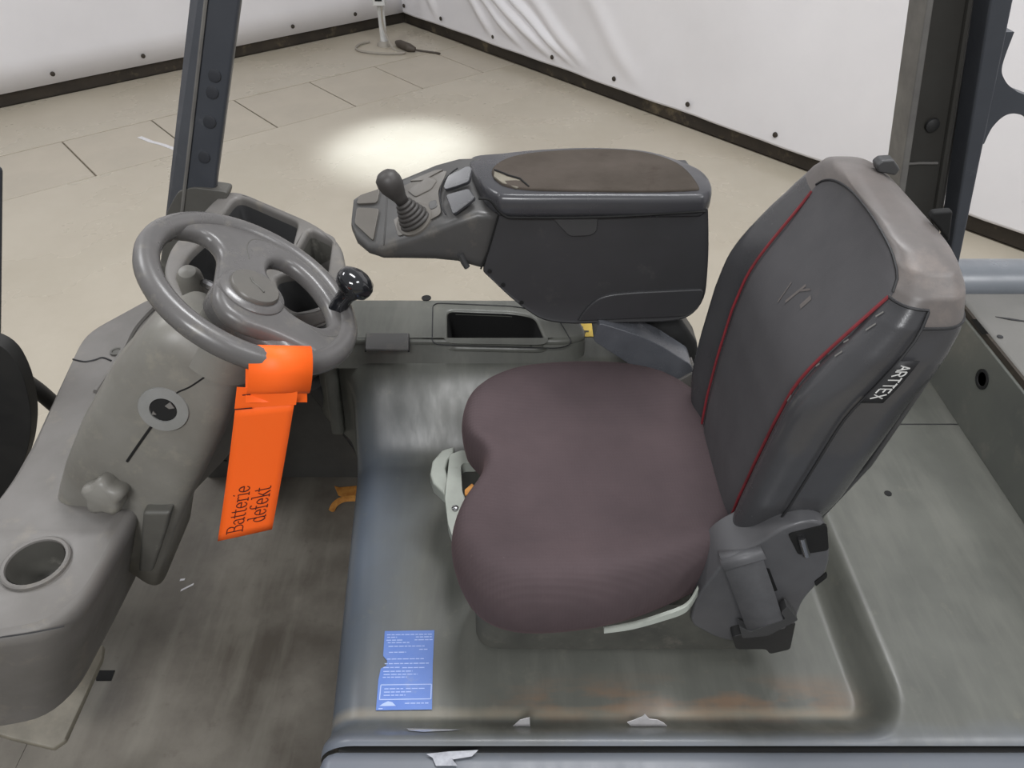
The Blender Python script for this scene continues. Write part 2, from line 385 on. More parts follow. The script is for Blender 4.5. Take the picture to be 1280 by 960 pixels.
# engine hood
def xf(y): return -.28 - .08 * (y - .488) - .10 * sst(1.25, 1.42, y)
def hz(x, y):
    z = .79
    qx, qy = x - (.566 - .05), ((.557 + .07) - y) * .72
    d = (math.hypot(qx, qy) if qx > 0 and qy > 0 else max(qx, qy)) - .05
    z += .06 * sst(-.024, .024, d)
    rf = sst(1.13, 1.315, y) * (1 - sst(.37, .47, x))
    return z + (.945 - z) * rf
RA = .055
us = [-3, -2, -1] + list(range(0, 9)) + [8 + k / 150 for k in range(1, 151)]
def hood(u, y):
    x0 = xf(y); top = hz(x0 + RA, y)
    if u < 0: x, z = x0 + .012 * (u / 3), interp([(-3, .40 + .31 * sst(1.2, 1.3, y)), (-2, .52 + .22 * sst(1.2, 1.3, y)), (-1, .66 + .10 * sst(1.2, 1.3, y))], u)
    elif u <= 8:
        a = u / 8 * pi / 2; x = x0 + RA * (1 - math.cos(a)); z = top - RA * (1 - math.sin(a))
    else:
        x = x0 + RA + (u - 8) * (.948 - x0 - RA); z = hz(x, y)
    if y < .53: z -= .004 * (1 - (y - .521) / .009)
    if y > 1.44: z -= .03 * (1 - math.sqrt(max(0, 1 - ((y - 1.44) / .03) ** 2)))
    return (x, min(y, 1.469), z)
hV, hF = grid(hood, us, [.521, .523, .527] + lsp(.533, 1.469, 168))
tray_x0, tray_x1 = (-0.1381, 1.3278, 0.9880)[0], (0.0644, 1.3163, 0.9880)[0]
def in_tray(f):
    x = sum(hV[i][0] for i in f) / 4; y = sum(hV[i][1] for i in f) / 4
    return tray_x0 - .012 < x < tray_x1 + .012 and y > 1.315
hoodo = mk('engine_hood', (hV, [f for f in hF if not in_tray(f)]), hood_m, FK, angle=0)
bg = mk('bolt_hole', lathe([(.007, 0), (.007, .0012), (0, .0012)], (lambda p: (p[0], p[1], hz(p[0], p[1])))((0.7217, 1.0037, 0.8500)), n=12), black, hoodo)
mk('panel_seam', ribbon([(.70, 1.20, .8507), (.945, 1.20, .8507)], (0, 1, 0), .003), seam_m, hoodo, smooth=False)
# near side panel below the hood lip, seen along the bottom edge
mk('lip_gap', box((-.25, .50, .80), (.94, .53, .838)), black, FK, smooth=False)
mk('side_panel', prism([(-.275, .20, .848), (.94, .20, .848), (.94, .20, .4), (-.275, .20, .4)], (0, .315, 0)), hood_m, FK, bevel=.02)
# blue instruction sticker with its print, and torn film patches on the near lip
sk = [Vector(p) for p in [(-0.2169, 0.7425, 0.7915), (-0.1325, 0.7441, 0.7915), (-0.1302, 0.6816, 0.7915), (-0.1253, 0.6037, 0.7915), (-0.2128, 0.6024, 0.7915), (-0.2159, 0.6534, 0.7915), (-0.2146, 0.6730, 0.7915), (-0.2062, 0.6787, 0.7915), (-0.2059, 0.6873, 0.7915), (-0.2137, 0.6960, 0.7915)]]
sticker = mk('instruction_sticker', prism(sk, (0, 0, .0006)), blue_m, hoodo, smooth=False, label='worn blue instruction sticker')
so, sxv, syv = Vector((-0.2116, 0.6032, 0.7925)), Vector((-0.1253, 0.6045, 0.7925)) - Vector((-0.2116, 0.6032, 0.7925)), Vector((-0.2166, 0.7404, 0.7925)) - Vector((-0.2116, 0.6032, 0.7925))
def spt(a, b): return so + sxv * a + syv * b
pr = []
rows = [(.96, .05, .95), (.925, .06, .25), (.925, .62, .93), (.885, .05, .36), (.885, .6, .95), (.85, .08, .5), (.80, .10, .8), (.755, .7, .86), (.72, .12, .45), (.63, .1, .8), (.57, .06, .9), (.52, .04, .35), (.515, .4, .82), (.47, .05, .6), (.43, .06, .7), (.395, .05, .5),
        (.25, .1, .45), (.25, .5, .85), (.21, .1, .6), (.17, .1, .5), (.07, .5, .93), (.01, .03, .12)]
for v, a, b in rows:
    x = a
    while x < b:
        l = random.uniform(.05, .12); e = min(b, x + l)
        pr.append(ribbon([spt(x, v), spt(e, v)], syv, .0016)); x = e + .018
for A, B in (((.03, .30), (.97, .30)), ((.03, .12), (.97, .12)), ((.03, .12), (.03, .30)), ((.97, .12), (.97, .30))):
    d_ = (spt(*B) - spt(*A)); pr.append(ribbon([spt(*A), spt(*B)], d_.cross(Vector((0, 0, 1))), .0016))
pr.append(nprism([spt(.04, .04), spt(.34, .04), spt(.27, .085), spt(.19, .098), spt(.10, .07)], (0, 0, .0003)))
mk('sticker_print', join(*pr), white_p, sticker, smooth=False)
def drape(pts, e=.0015):
    return [Vector((x, y, hz(x, y) + e)) for x, y, z in pts]
def film(pts, lift=0.):
    P_ = drape(pts); c0 = sum(P_, Vector()) / len(P_) + Vector((0, 0, .002 + lift))
    V = P_ + [c0]; n = len(P_); return V, [(i, (i + 1) % n, n) for i in range(n)]
mk('torn_film', film([(-0.1594, 0.5627, 0.8100), (-0.1145, 0.5603, 0.8100), (-0.0746, 0.5566, 0.8100), (-0.0958, 0.5506, 0.8100), (-0.1314, 0.5469, 0.8100), (-0.1535, 0.5518, 0.8100)]), foil, hoodo, smooth=False, label='scuffed clear film remnant')
mk('torn_film', film([(-0.1216, 0.5072, 0.8500), (-0.0911, 0.5106, 0.8500), (-0.0479, 0.5128, 0.8500), (-0.0567, 0.5038, 0.8500), (-0.0836, 0.4993, 0.8500), (-0.0764, 0.4905, 0.8500), (-0.1067, 0.4905, 0.8500), (-0.1121, 0.5015, 0.8500)]), foil, hoodo, smooth=False, label='scuffed clear film remnant')
s1 = mk('paper_scrap', nprism([(0.0012, 0.5720, 0.8013), (0.0121, 0.5720, 0.8211), (0.0265, 0.5720, 0.8284), (0.0283, 0.5720, 0.7887), (0.0148, 0.5720, 0.7836)], (0, .0008, 0)), paper, None, smooth=False)
tag(s1, 'small white paper scrap on the hood lip below the seat, left of the larger scrap', 'scrap')
s2 = mk('paper_scrap', prism([(0.1746, 0.5720, 0.8137), (0.1848, 0.5720, 0.8211), (0.1958, 0.5720, 0.8308), (0.1986, 0.5720, 0.8381), (0.2075, 0.5720, 0.8235), (0.2198, 0.5720, 0.8211), (0.2307, 0.5720, 0.8112), (0.2415, 0.5720, 0.7938), (0.2194, 0.5720, 0.7836), (0.1969, 0.5720, 0.7862), (0.1834, 0.5720, 0.7988)], (0, .0008, 0)), paper, None, smooth=False)
tag(s2, 'larger torn white paper scrap on the hood lip below the seat', 'scrap')

# raised console on the right-hand side with its storage tray and latch
zt = .988
top = [(-.405, 1.31), (.04, 1.31), (.135, 1.315), (.165, 1.35), (.165, 1.47), (-.385, 1.47)]
sc_hole = [((-0.1444, 1.4248, 0.9880)), ((0.0000, 1.4154, 0.9880)), ((0.0493, 1.3998, 0.9880)), ((0.0694, 1.3134, 0.9880)), ((0.0607, 1.3048, 0.9880)), ((-0.1353, 1.3105, 0.9880))]
hole = rpoly([(p[0], p[1], 0) for p in sc_hole], .018, 4)
outer = rpoly([(x, y, 0) for x, y in [(-.408, 1.312), (.12, 1.312), (.162, 1.33), (.150, 1.39), (.125, 1.47), (-.385, 1.472)]], [.03, .03, .03, .04, .02, .03], 5)
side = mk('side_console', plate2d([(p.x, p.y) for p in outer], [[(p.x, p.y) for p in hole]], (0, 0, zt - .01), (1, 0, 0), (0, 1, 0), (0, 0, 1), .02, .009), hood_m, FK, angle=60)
ring = lambda z, g=0.: [Vector((p.x + (g if p.x < 0 else 0), p.y, z)) for p in outer]
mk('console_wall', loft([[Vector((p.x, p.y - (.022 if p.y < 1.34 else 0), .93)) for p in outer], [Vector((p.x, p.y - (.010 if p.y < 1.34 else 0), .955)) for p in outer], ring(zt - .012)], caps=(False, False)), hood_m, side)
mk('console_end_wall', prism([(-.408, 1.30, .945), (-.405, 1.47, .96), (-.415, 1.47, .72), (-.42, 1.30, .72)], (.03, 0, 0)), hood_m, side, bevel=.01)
mk('storage_tray', loft([[Vector((p.x, p.y, zt - .004)) for p in hole], [Vector((p.x * .96, p.y, zt - .05)) for p in hole], [Vector((p.x * .94, p.y, zt - .085)) for p in hole]], caps=(False, True)), black, side, label='black storage tray recess')
rim2 = rpoly([(p[0], p[1], zt + .001) for p in [(-0.1788, 1.4537, 0.9880), (0.0000, 1.4408, 0.9880), (0.0957, 1.4122, 0.9880), (0.1278, 1.2992, 0.9880), (0.1001, 1.2824, 0.9880), (-0.1679, 1.2964, 0.9880)]], .02, 4)
mk('tray_seam', tube(rim2, .0012, 5, True), seam_m, side)
lx = [Vector(p) for p in [(-0.3094, 1.3252, 0.9920), (-0.2193, 1.3252, 0.9920), (-0.2132, 1.2661, 0.9920), (-0.3024, 1.2661, 0.9920)]]
mk('latch_cover', nprism(lx, (0, 0, .007)), con_hi, side, bevel=.003)
mk('latch_gap', tube([p + Vector((0, .001, .001)) for p in [lx[3], lx[0], lx[1], lx[2]]], .0022, 5), black, side)
mk('screw_hole', lathe([(.011, 0), (.011, .002), (0, .0005)], (-0.1949, 1.4734, 0.9880), n=14), black, side)
mk('warning_sticker', prism([(0.1408, 1.4480, 0.9460), (0.2378, 1.4480, 0.9460), (0.2345, 1.3827, 0.9460), (0.1421, 1.3827, 0.9460)], (0, 0, .001)), yellow_m, FK, smooth=False, label='yellow warning sticker')
mk('dark_print', join(*[ribbon([Vector(a), Vector(b)], (0, 1, 0), .006) for a, b in (((0.1496, 1.4167, 0.9480), (0.1604, 1.4167, 0.9480)), ((0.1593, 1.4013, 0.9480), (0.1719, 1.4013, 0.9480)), ((0.1500, 1.3952, 0.9480), (0.1642, 1.3952, 0.9480)))]), darkp, FK, smooth=False)

# footwell
fp = mk('floor_plate', box((-.98, -.3, .36), (-.24, 1.49, .40)), mat_m, FK, smooth=False)
mk('toe_plate', box((-1.35, -.3, .36), (-.981, 1.3, .40)), mat_m, fp, smooth=False)
mk('floor_slot', prism([(-0.9068, 0.8964, 0.4005), (-0.8666, 0.8964, 0.4005), (-0.8655, 0.8720, 0.4005), (-0.8984, 0.8720, 0.4005)], (0, 0, .0006)), black, fp, smooth=False)
mk('floor_scratch', join(ribbon([(-0.7920, 1.1031, 0.4010), (-0.7672, 1.1214, 0.4010)], (0, 1, 0), .006), ribbon([(-0.8039, 1.1330, 0.4010), (-0.7930, 1.1353, 0.4010)], (0, 1, 0), .006)), paper, fp, smooth=False)
fw = mk('footwell_panel', box((-.84, 1.475, .40), (-.30, 1.50, .94)), footw, FK, smooth=False)
mk('panel_rib', tube([(-0.4669, 1.4200, 0.7844), (-0.4249, 1.4200, 0.6898), (-0.3841, 1.4200, 0.5888), (-0.3582, 1.4200, 0.4927)], .028, 12), plas_d, fw)
mk('panel_seam', ribbon([(-0.8622, 1.4720, 0.4824), (-0.7710, 1.4720, 0.4671)], (0, 0, 1), .006), black, fw, smooth=False)
mk('cable_clip', tube(rpoly([(-0.7621, 1.4350, 0.5222), (-0.7710, 1.4350, 0.5630), (-0.7461, 1.4350, 0.5971), (-0.7310, 1.4350, 0.5744)], .02, 4), .004, 6), black, fw)
mk('front_bulkhead', box((-1.38, -.3, .40), (-1.35, 1.3, .90)), darkp, FK, smooth=False)

# dashboard shelf along the front with cup holder
dz = 1.01
dpl = [(-.60, 1.00), (-.607, .80), (-.615, .655), (-.645, .605), (-.72, .588), (-1.05, .56), (-1.05, .75), (-.845, .77), (-.838, .87), (-.85, 1.0), (-.892, 1.29), (-.885, 1.33), (-.80, 1.46), (-.52, 1.46), (-.52, 1.2)]
dpr = rpoly([(x, y, 0) for x, y in dpl], .03, 4)
cen = Vector((-.78, .95, 0))
def dl(z, k, dx=0.):
    out = []
    for p in dpr:
        q = p + Vector((dx if p.x > -.75 else 0, 0, 0)); v = (cen - q); v.z = 0
        q = q + v.normalized() * k; out.append(Vector((q.x, q.y, z)))
    return out
dash = mk('dashboard', loft([dl(.765, .0, -.095), dl(.785, .0, -.085), dl(.97, .003, -.006), dl(.985, .001), dl(.998, .001), dl(dz - .003, .006), dl(dz, .016)], caps=(True, False)), plas, FK, angle=50)
cp = Vector((-0.7123, 0.7163, 1.0120))
circ = [(cp.x + .0405 * math.cos(k * pi / 18), cp.y + .0405 * math.sin(k * pi / 18)) for k in range(36)]
mk('top_skin', plate2d([(p.x, p.y) for p in dl(dz, .015)], [circ], (0, 0, dz - .002), (1, 0, 0), (0, 1, 0), (0, 0, 1), .004, .0005, 1), plas, dash, angle=30)
mk('cup_holder', join(lathe([(.049, -.002), (.0485, .003), (.046, .005), (.042, .004), (.0405, .0), (.0400, -.006)], cp, n=40, caps=(False, False))), plas, dash)
mk('cup_recess', lathe([(.0398, .002), (.0385, -.03), (.0365, -.062), (.033, -.066), (0, -.066)], cp, n=48, caps=(False, False)), cowl_d, dash)
mk('panel_seam', tube(catmull([(-0.7049, 0.5938, 1.0080), (-0.6634, 0.6003, 1.0095), (-0.6237, 0.6104, 1.0095)], 6), .0012, 5), seam_m, dash)
mk('panel_seam', tube(catmull([(-0.8786, 1.2171, 1.0110), (-0.8529, 1.2093, 1.0110), (-0.8343, 1.2145, 1.0110), (-0.8216, 1.2223, 1.0110), (-0.7997, 1.2119, 1.0110)], 5), .0018, 5), seam_m, dash)
mk('screw_cap', lathe([(.013, 0), (.013, .003), (.009, .003), (.008, .001), (0, .001)], (-0.8001, 1.2409, 1.0110), n=16), cowl_d, dash)
mk('trim_ridge', tube(catmull([(-0.7738, 1.4399, 1.0120), (-0.7942, 1.3292, 1.0120), (-0.7875, 1.2263, 1.0120), (-0.7888, 1.1140, 1.0120)], 6), .006, 6), plas, dash)
mk('foot_step', nprism([(-0.7986, 0.8352, 0.6000), (-0.8021, 0.8197, 0.5800), (-0.8189, 0.6717, 0.5500), (-0.8349, 0.6556, 0.5500), (-0.9099, 0.6650, 0.5700), (-1.0110, 0.6840, 0.6000), (-0.9940, 0.7388, 0.6400), (-0.8530, 0.8332, 0.6200)], (0, 0, -.012)), foot_m, FK, bevel=.006, label='worn pale foot step plate')

# steering column cowl: lofted shells, seam, ignition and tilt knob
cy = .915
def csec(lo, hi, hw, k=.30, y0=cy):
    lo, hi = Vector((lo[0], 0, lo[1])), Vector((hi[0], 0, hi[1])); out = []
    pts = [lo + Vector((0, y0 - hw, 0)), hi + Vector((0, y0 - hw * .8, 0)), hi + Vector((0, y0 + hw * .8, 0)), lo + Vector((0, y0 + hw, 0))]
    return rpoly(pts, (hi - lo).length * k, 6)
secs = [((-.395, 1.285), (-.470, 1.345), .055), ((-.40, 1.235), (-.515, 1.325), .068), ((-.445, 1.135), (-.59, 1.25), .085, .26), ((-.510, 1.03), (-.655, 1.165), .095, .22), ((-.565, .94), (-.705, 1.085), .10, .18), ((-.60, .87), (-.735, 1.03), .10, .16), ((-.625, .80), (-.76, .98), .10, .16)]
cowl = mk('steering_column', loft([csec(*s_) for s_ in secs]), cowl_m, FK, angle=0)
from mathutils.bvhtree import BVHTree
cb_v, cb_f = loft([csec(*s_) for s_ in secs])
bvh = BVHTree.FromPolygons([Vector(v) for v in cb_v], cb_f)
def oncowl(p, off=.0):     # the nearest point of the cowl's skin
    d_ = Vector((-.40, .76, -.51)).normalized(); h = bvh.ray_cast(Vector(p) - d_ * .5, d_)
    return (h[0] + h[1] * off * (1 if h[1].y < 0 else -1)) if h[0] else Vector(p)
kz = oncowl((-0.4948, 0.8180, 1.2256), .003); kax = (Vector((.08, -1, .22)) + 0 * kz).normalized()
kr = mk('ignition_ring', lathe([(.037, -.03), (.036, .0), (.035, .0015), (.0195, .002), (.018, -.004)], kz, kax, 32, caps=(True, False)), M('pale_ring', (132, 132, 130), .5, (122, 122, 118), 20), cowl)
mk('key_slot', lathe([(.0185, .0005), (0, .0005)], kz, kax, 24, caps=(False, True)), black, kr)
ku = kax.orthogonal().normalized(); kv = kax.cross(ku)
mk('slot_tab', join(prism([kz + kax * .001 + ku * a + kv * b for a, b in ((-.018, .000), (-.008, -.002), (-.008, .005), (-.014, .010))], kax * .002), prism([kz + kax * .001 + ku * a + kv * b for a, b in ((.010, -.010), (.016, -.008), (.012, -.003))], kax * .002)), plas, kr, smooth=False)
mk('shell_seam', tube([oncowl(p) for p in catmull([(-0.4090, 0.8420, 1.2849), (-0.4508, 0.8320, 1.2583), (-0.4714, 0.8260, 1.2501), (-0.4822, 0.8220, 1.2387)], 10)], .0013, 5), black, cowl)
mk('shell_seam', tube([oncowl(p) for p in catmull([(-0.5113, 0.8160, 1.2059), (-0.5335, 0.8140, 1.1794), (-0.5522, 0.8140, 1.1567), (-0.5794, 0.8140, 1.1232)], 10)], .0024, 5), black, cowl)
kb = oncowl((-0.6243, 0.8200, 1.0641), .012); kn = Vector((.05, -1, .35)).normalized()
kl = []
for h, s_ in ((-.03, .8), (-.004, .95), (.012, 1.), (.022, .92), (.026, .7)):
    a = kn.orthogonal().normalized(); b = kn.cross(a)
    kl.append([kb + kn * h + (a * math.cos(2 * pi * k / 36) + b * math.sin(2 * pi * k / 36)) * (.030 + .004 * math.cos(5 * 2 * pi * k / 36)) * s_ for k in range(36)])
mk('tilt_knob', loft(kl), cowl_m, cowl, angle=60)
mk('lower_shroud', nprism([(-0.5826, 0.8050, 1.0233), (-0.5385, 0.8050, 1.0233), (-0.5594, 0.8050, 0.9767), (-0.6133, 0.8050, 0.8696), (-0.6378, 0.8050, 0.8696)], (0, .15, 0)), cowl_d, cowl, bevel=.006)
# column neck and indicator stalk
hubc = Vector((-.368, .928, 1.357)); wN = Vector((.5663, .0683, .8214)); wA = Vector((-.1197, .9928, 0)); wB = Vector((-.8155, -.0983, .5704))
WPt = lambda a, b, h=0.: hubc + wA * a + wB * b + wN * h
mk('column_neck', lathe([(.060, -.12), (.052, -.07), (.048, -.035), (.042, -.02)], hubc - wA * .015, wN, 28), cowl_m, cowl)
mk('stalk_boss', lathe([(.020, -.02), (.019, .02), (.013, .03), (0, .033)], (-0.4974, 1.0200, 1.3106), (.1, -.3, .9), 16), cowl_m, cowl)
mk('stalk', tube([(-0.4745, 1.0100, 1.3198), (-0.4615, 1.0000, 1.3203), (-0.4347, 0.9700, 1.3294)], [.006, .008, .006], 8), steel, cowl, label='bright metal stalk')

# storage bin behind the wheel
bo = rpoly([(-0.6257, 1.2423, 1.2350), (-0.6008, 1.4642, 1.2350), (-0.5653, 1.4790, 1.2350), (-0.3794, 1.3372, 1.2350), (-0.3151, 1.2600, 1.2350), (-0.2802, 1.1277, 1.2350), (-0.2939, 1.0358, 1.2350), (-0.3982, 1.0087, 1.2350), (-0.5378, 1.0427, 1.2350), (-0.6095, 1.1537, 1.2350)], [.03, .06, .04, .04, .04, .04, .06, .04, .05, .04], 5)
holes3 = [rpoly([(-0.5687, 1.3637, 1.2400), (-0.5641, 1.4431, 1.2400), (-0.5514, 1.4504, 1.2400), (-0.4125, 1.3440, 1.2400), (-0.4022, 1.2279, 1.2400), (-0.4200, 1.2165, 1.2400)], [.02, .02, .02, .02, .02, .02], 4),
          rpoly([(-0.3849, 1.3152, 1.2400), (-0.3344, 1.2720, 1.2400), (-0.3210, 1.1509, 1.2400), (-0.3902, 1.1996, 1.2400), (-0.3904, 1.2337, 1.2400)], .015, 4),
          rpoly([(-0.5816, 1.1456, 1.2400), (-0.5869, 1.2222, 1.2400), (-0.5719, 1.2872, 1.2400), (-0.5117, 1.2872, 1.2400), (-0.4447, 1.1996, 1.2400), (-0.4578, 1.0899, 1.2400), (-0.5422, 1.0802, 1.2400)], .02, 4),
          rpoly([(-0.3822, 1.0658, 1.2400), (-0.4104, 1.1456, 1.2400), (-0.3785, 1.1588, 1.2400), (-0.3180, 1.1199, 1.2400), (-0.3114, 1.0423, 1.2400), (-0.3486, 1.0331, 1.2400)], .015, 4)]
xy = lambda r: [(p.x, p.y) for p in r]
bin_ = mk('storage_bin', plate2d(xy(bo), [xy(h) for h in holes3], (0, 0, 1.235), (1, 0, 0), (0, 1, 0), (0, 0, 1), .03, .008), plas, FK, angle=60)
bc = sum(bo, Vector()) / len(bo)
def shrink(r, z, k): return [Vector((bc.x + (p.x - bc.x) * k, bc.y + (p.y - bc.y) * k, z)) for p in r]
mk('bin_wall', loft([[p + Vector((-.12, .06, 0)) for p in shrink(bo, 1.0, .62)], [p + Vector((-.06, .03, 0)) for p in shrink(bo, 1.10, .85)], shrink(bo, 1.226, .985)], caps=(True, False)), plas, bin_)
for h, z_, m_ in zip(holes3, (1.13, 1.17, 1.12, 1.14), (plas_d, cowl_d, darkp, plas_d)):
    hc = sum(h, Vector()) / len(h)
    mk('pocket', loft([[Vector((p.x, p.y, 1.232)) for p in h], [Vector((hc.x + (p.x - hc.x) * .9, hc.y + (p.y - hc.y) * .9, z_)) for p in h]], caps=(False, True)), m_, bin_)
mk('pillar_foot', nprism(rpoly([(-0.7094, 1.4400, 1.2184), (-0.6737, 1.4400, 1.2643), (-0.6420, 1.4400, 1.2746), (-0.5722, 1.4400, 1.2643), (-0.6263, 1.4400, 1.1557), (-0.7094, 1.4400, 0.9515), (-0.8052, 1.4400, 0.9842), (-0.7324, 1.4400, 1.1557)], .01, 3), (0, .04, 0)), cowl_d, FK, bevel=.004)

# front pillar: an angle section leaning back, with four rubber plugs on its wide face
fb0, fb1, fb2 = Vector((-0.7422, 1.4700, 1.1583)), Vector((-0.6936, 1.4400, 1.1745)), Vector((-0.6361, 1.4500, 1.1691))
ft0, ft1, ft2 = Vector((-0.5553, 1.4700, 1.6379)), Vector((-0.5168, 1.4400, 1.6442)), Vector((-0.4615, 1.4500, 1.6421))
def ext(a, b, k): return a + (b - a) * k
fb0, fb1, fb2 = ext(fb0, ft0, -.28), ext(fb1, ft1, -.28), ext(fb2, ft2, -.28)
pil = mk('front_pillar', beam([fb1, fb2, fb2 + Vector((0, .02, 0)), fb1 + Vector((0, .02, 0))], [ext(fb1, ft1, 1.6), ext(fb2, ft2, 1.6), ext(fb2, ft2, 1.6) + Vector((0, .02, 0)), ext(fb1, ft1, 1.6) + Vector((0, .02, 0))]), frame_m, FK, bevel=.006)
mk('side_flange', beam([fb0, fb1, fb1 + Vector((0, .06, 0)), fb0 + Vector((0, .05, 0))], [ext(fb0, ft0, 1.6), ext(fb1, ft1, 1.6), ext(fb1, ft1, 1.6) + Vector((0, .06, 0)), ext(fb0, ft0, 1.6) + Vector((0, .05, 0))]), frame_m, pil)
mk('worn_edge', tube([fb1 + Vector((0, -.002, 0)), ext(fb1, ft1, 1.6) + Vector((0, -.002, 0))], .0035, 6), frame_edge, pil, label='pale worn pillar edge')
for q in ((-0.5469, 1.4460, 1.4914), (-0.5588, 1.4460, 1.4610), (-0.5772, 1.4460, 1.4054), (-0.6058, 1.4460, 1.3356)):
    mk('rubber_plug', lathe([(.0135, 0), (.0125, .002), (.008, .003), (0, .0025)], q, (0, -1, 0), 20), frame_plug, pil)

# rear pillar: channel with pale front edge, dark inside and blue-grey flange, and the rear window frame
ra_b, rb_b, rc_b, rd_b = Vector((0.8092, 1.4600, 1.1447)), Vector((0.8245, 1.4600, 1.1447)), Vector((0.9287, 1.4600, 1.1447)), Vector((0.9381, 1.4200, 1.1668))
ra_t, rb_t, rc_t, rd_t = Vector((0.7244, 1.4600, 1.6147)), Vector((0.7369, 1.4600, 1.6147)), Vector((0.8318, 1.4600, 1.6147)), Vector((0.8511, 1.4200, 1.6239))
def col(ab, at, bb, bt, d, y0=0.):
    k0, k1 = -.30, 1.5
    a0, a1, b0, b1 = ext(ab, at, k0), ext(ab, at, k1), ext(bb, bt, k0), ext(bb, bt, k1); D = Vector((0, d, 0)); Y0 = Vector((0, y0, 0))
    return beam([a0 + Y0, b0 + Y0, b0 + D, a0 + D], [a1 + Y0, b1 + Y0, b1 + D, a1 + D])
rp = mk('rear_pillar', col(rb_b, rb_t, rc_b, rc_t, .075, .035), frame_in, FK, bevel=.004)
mk('front_edge', col(ra_b, ra_t, rb_b, rb_t, .075), frame_edge, rp, bevel=.003)
fl0 = Vector((0.9181, 1.4250, 1.1640)); fl1 = Vector((0.8146, 1.4250, 1.6227))
mk('flange', col(fl0, fl1, rd_b, rd_t, .06), frame_m, rp, bevel=.004)
mk('inner_rib', tube([ext(Vector((0.9159, 1.4920, 1.1270)), Vector((0.8173, 1.4920, 1.6073)), k) for k in (-.1, 1.4)], .007, 8), frame_in, rp)
mk('bolt_cap', lathe([(.014, 0), (.013, .005), (.006, .008), (0, .008)], (0.8273, 1.4920, 1.3817), (0, -1, 0), 14), darkp, rp)
mk('weld_line', tube([(0.8022, 1.4900, 1.3017), (0.8310, 1.4930, 1.3021), (0.8668, 1.4930, 1.3021)], .003, 6), frame_edge, rp)
wfp = catmull([(0.8860, 1.4400, 1.5675), (0.8881, 1.4400, 1.5102), (0.9029, 1.4400, 1.4848), (0.9277, 1.4400, 1.4674), (0.9665, 1.4400, 1.4528), (1.1975, 1.4400, 1.3798)], 6)
wfl = catmull([(1.2483, 1.4400, 1.2815), (1.0065, 1.4400, 1.3954), (0.9735, 1.4400, 1.4153), (0.9462, 1.4400, 1.4229), (0.9276, 1.4400, 1.4169), (0.9150, 1.4400, 1.3954), (0.9120, 1.4400, 1.3639)], 6)
mk('rear_window_frame', prism(list(wfp) + list(wfl) + [Vector((0.8996, 1.4400, 1.3639)), Vector((0.8719, 1.4400, 1.5675))], (0, .03, 0)), frame_m, rp, bevel=.003)

# counterweight behind the hood
cw = mk('counterweight', box((.952, .10, .45), (1.75, 1.40, 1.053)), cw_m, FK, bevel=.012)
mk('front_face', box((.944, .10, .848), (.951, 1.40, 1.036)), cwf_m, cw, bevel=.003)
mk('edge_gap', box((.949, .10, 1.036), (.956, 1.40, 1.049)), base_m, cw, smooth=False)
mk('rear_rim', loft([[Vector((x, 1.40 + a, z)) for x in lsp(.93, 1.75, 12)] for a, z in ((0, .9), (0, 1.052), (.006, 1.066), (.03, 1.084), (.07, 1.088), (.11, 1.07), (.125, .9))], closed=False, caps=(False, False)), metal_bl, cw)
mk('slot', prism([(0.9435, 1.3023, 1.0490), (0.9435, 1.2866, 1.0599), (0.9435, 1.2361, 1.0603), (0.9435, 1.2519, 1.0469)], (-.001, 0, 0)), black, cw, smooth=False)
mk('round_hole', lathe([(.021, 0), (.021, .002), (.015, .002), (.013, -.002), (0, -.002)], (0.9440, 1.1954, 0.9771), (-1, 0, 0), 20), black, cw)
mk('plate_slot', prism([(0.9921, 1.3044, 1.0535), (1.0187, 1.2987, 1.0535), (1.0851, 1.2760, 1.0535), (1.0159, 1.2930, 1.0535)], (0, 0, .001)), seam_m, cw, smooth=False)
mk('small_hole', lathe([(.006, 0), (.006, .001), (0, .001)], (0.9677, 1.2347, 1.0535), n=10), seam_m, cw)

# mast rail and hose in front of the dashboard
mast = mk('mast_rail', beam([(-1.3146, 1.2000, 0.5714), (-1.2038, 1.2000, 0.5714), (-1.2640, 1.2600, 0.5025), (-1.3803, 1.2600, 0.5025)], [(-0.9173, 1.2000, 1.4278), (-0.8335, 1.2000, 1.4278), (-0.8810, 1.2600, 1.3945), (-0.9666, 1.2600, 1.3945)]), frame_m, FK, bevel=.01)
mk('mast_guard', nprism(rpoly([(-0.9778, 1.1200, 1.1385), (-0.9177, 1.1200, 1.1171), (-0.9144, 1.1200, 1.0462), (-0.9394, 1.1200, 0.9456), (-0.9806, 1.1200, 0.8584), (-1.0934, 1.1200, 0.6894), (-1.2413, 1.1200, 0.5536)], .04, 5), (0, .03, 0)), tyre_m, mast, bevel=.012)
mk('hydraulic_hose', tube(catmull([(-1.0723, 1.3000, 0.9663), (-1.0866, 1.3200, 0.8848), (-1.0765, 1.3400, 0.8217), (-1.0666, 1.3600, 0.7506)], 6), .018, 10), tyre_m, mast)
mk('hose_clip', tube([(-1.0190, 1.2500, 1.0444), (-1.0245, 1.2500, 1.0042), (-1.0117, 1.2500, 0.9877)], .004, 6), darkp, mast)

